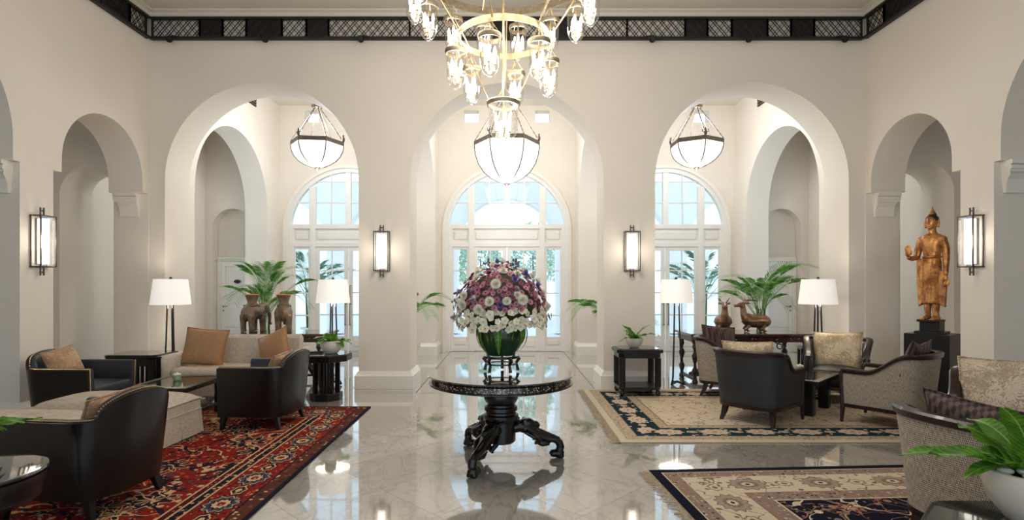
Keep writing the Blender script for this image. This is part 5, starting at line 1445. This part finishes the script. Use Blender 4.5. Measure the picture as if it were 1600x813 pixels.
ped = thing('statue_pedestal', 'black stepped pedestal standing in the right arcade arch', 'pedestal', (5.36, 7.02, 0), R(38))
BLK = mat('black_satin_plinth', srgb(26, 27, 30), .3, spec=.5, var=.08)
MB().box((0, 0, .435), (.47, .47, .87), .004).build('plinth', BLK, ped, angle=20)
MB().box((0, 0, .885), (.30, .30, .03), .003).build('step', BLK, ped, angle=20)
MB().box((0, 0, .965), (.21, .21, .13), .003).build('cap_block', BLK, ped, angle=20)
g = NG('worn_gilded_wood'); v = g.tc()
n1 = g.noise(v, 9, 6, .65); n2 = g.noise(g.mp(v, (1, 1, .2)), 26, 4)
c = g.ramp(n1, [(.30, srgb(104, 56, 32)), (.46, srgb(172, 112, 62)), (.58, srgb(206, 152, 88)), (.75, srgb(150, 84, 48))])
c = g.mix(g.ma('MULTIPLY', g.ma('GREATER_THAN', n2, .60), .6), c, srgb(122, 58, 34))
g.bump(n1, .25, .006)
GILT = g.fin(c, .36, .55)
st = thing('standing_statue', 'gilded robed standing statue with one raised palm on the black pedestal', 'statue', (5.36, 7.02, 1.032), R(-150))
# faces local +x ; height 1.43
mb = MB()
def ell(z, rx, ry, cx=0, cy=0, n=28): return [(cx+rx*cos(2*pi*k/n), cy+ry*sin(2*pi*k/n), z) for k in range(n)]
mb.loft([ell(.215, .075, .108), ell(.3, .078, .106), ell(.5, .08, .104), ell(.66, .082, .104), ell(.74, .08, .10), ell(.80, .072, .088), ell(.86, .075, .095), ell(.94, .082, .11), ell(1.0, .08, .122), ell(1.04, .07, .13), ell(1.075, .055, .105), ell(1.095, .045, .06), ell(1.13, .04, .043), ell(1.17, .04, .042)])
mb.ball((.012, 0, 1.235), (.078, .066, .092), 18, 14); mb.ball((.03, 0, 1.20), (.055, .05, .055))
mb.tube([(.083, 0, 1.26), (.098, 0, 1.228), (.082, 0, 1.218)], [.009, .014, .008], 8)            # nose
mb.ball((.078, 0, 1.19), (.012, .024, .008)); mb.ball((.068, 0, 1.165), (.02, .024, .014))          # mouth, chin
for sg in (-1, 1):
    mb.ball((.07, sg*.028, 1.255), (.014, .019, .007)); mb.tube([(.0, sg*.068, 1.27), (.0, sg*.074, 1.22), (.005, sg*.07, 1.165)], [.012, .013, .011], 8)   # eyes, long ears
    mb.tube([(.0, sg*.045, .22), (.005, sg*.045, .10), (.0, sg*.045, .05)], [.045, .034, .036], 12)     # shins
    mb.tube([(-.04, sg*.047, .03), (.04, sg*.05, .032), (.12, sg*.055, .02)], [.034, .038, .024], 10)
    for k in range(4): mb.ball((.135, sg*.055+(k-1.5)*.015, .016), (.022, .008, .012), 8, 5)
# left arm (hangs), right arm (raised palm)
for sg in (-1, 1): mb.ball((-.002, sg*.118, 1.015), (.048, .046, .05))
mb.tube([(-.005, .118, 1.0), (-.012, .143, .90), (-.005, .15, .76), (.01, .152, .62), (.015, .152, .57)], [.045, .043, .036, .028, .024], 12)
mb.ball((.018, .152, .525), (.018, .028, .045))
for k in range(4): mb.tube([(.02, .145+.014*k, .51), (.026, .143+.015*k, .46), (.03, .143+.015*k, .425+.006*abs(k-1.5))], [.009, .009, .006], 6)
mb.tube([(.03, .14, .54), (.05, .13, .50), (.055, .128, .475)], [.009, .008, .006], 6)
mb.tube([(0, -.12, 1.0), (-.01, -.155, .90), (.0, -.17, .80), (.08, -.185, .785), (.17, -.18, .79), (.19, -.18, .80)], [.045, .043, .04, .034, .026, .024], 12)
mb.ball((.205, -.18, .845), (.018, .034, .042))
for k in range(4): mb.tube([(.205, -.205+.017*k, .87), (.203, -.207+.018*k, .915), (.208, -.207+.018*k, .955-.01*abs(k-1.4))], [.010, .0095, .007], 6)
mb.tube([(.2, -.15, .83), (.21, -.135, .86), (.212, -.13, .885)], [.010, .009, .007], 6)
# robe wings and folds
for y0, y1, zt in ((-.10, -.175, .78), (.10, .175, .62)):
    mb.loft([[(-.035, y0, .20), (.035, y0, .20), (.02, y1*.82, .17), (-.02, y1*.82, .17)], [(-.04, y0, .5), (.04, y0, .5), (.018, y1*.93, .5), (-.018, y1*.93, .5)], [(-.035, y0, zt), (.035, y0, zt), (.015, y1*.95, zt), (-.02, y1*.95, zt)]])
for k in (-2, -1, 0, 1, 2): mb.tube([(.078-.006*abs(k), k*.026, .225), (.082-.006*abs(k), k*.026, .70)], .006, 6)
mb.tube([(.0, -.10, .80), (.078, -.05, .80), (.085, 0, .80), (.078, .05, .80), (0, .10, .80)], .013, 8)
remesh(mb.build('figure', GILT, st, angle=0), .0065, 1)
HAIR = mat('black_lacquer_hair', srgb(34, 30, 28), .4, var=.3, vs=40, bump=.6, bs=140)
mb = MB(); mb.ball((-.004, 0, 1.268), (.078, .072, .070), 18, 12); mb.ball((-.012, 0, 1.33), (.045, .045, .03)); mb.build('hair_cap', HAIR, st)
MB().lathe([(.04, 1.335), (.042, 1.345), (.03, 1.365), (.022, 1.38), (.012, 1.41), (0, 1.445)], 16, c=(-.012, 0, 0)).build('topknot_spire', GILT, st)
MB().box((.03, 0, -.0), (.24, .22, .03), .006).build('statue_base', DARKW, st, angle=20)

# carved side chairs half hidden beyond the console tables
def side_chair(label, loc, rz):
    t = thing('side_chair', label, 'chair', loc, rz, 'carved chairs beyond the consoles')
    MB().box((0, 0, .44), (.42, .44, .05), .015).build('seat', DARKW, t)
    for y in (-.18, .18):
        MB().tube([(-.19, y, 0), (-.18, y, .45), (-.21, y, .75), (-.27, y*.9, .93)], [.02, .022, .018, .014], 8).build('back_post', BLACKW, t)
        MB().tube([(.18, y, 0), (.185, y, .2), (.18, y, .43)], [.016, .022, .024], 8).build('front_leg', BLACKW, t)
    mb = MB(); mb.loft([[(-.2, -.07, .47), (-.18, -.07, .47), (-.18, .07, .47), (-.2, .07, .47)], [(-.225, -.05, .68), (-.205, -.05, .68), (-.205, .05, .68), (-.225, .05, .68)], [(-.27, -.1, .9), (-.25, -.1, .9), (-.25, .1, .9), (-.27, .1, .9)]]); mb.build('splat', BLACKW, t)
    MB().tube([(-.27, -.18, .9), (-.285, -.1, .945), (-.29, 0, .96), (-.285, .1, .945), (-.27, .18, .9)], .022, 8).build('crest_rail', BLACKW, t)
side_chair('dark carved side chair just visible beyond the left console end', (-5.0, 9.05, 0), R(20))
side_chair('dark carved side chair just visible beyond the right console end', (4.98, 9.05, 0), R(160))
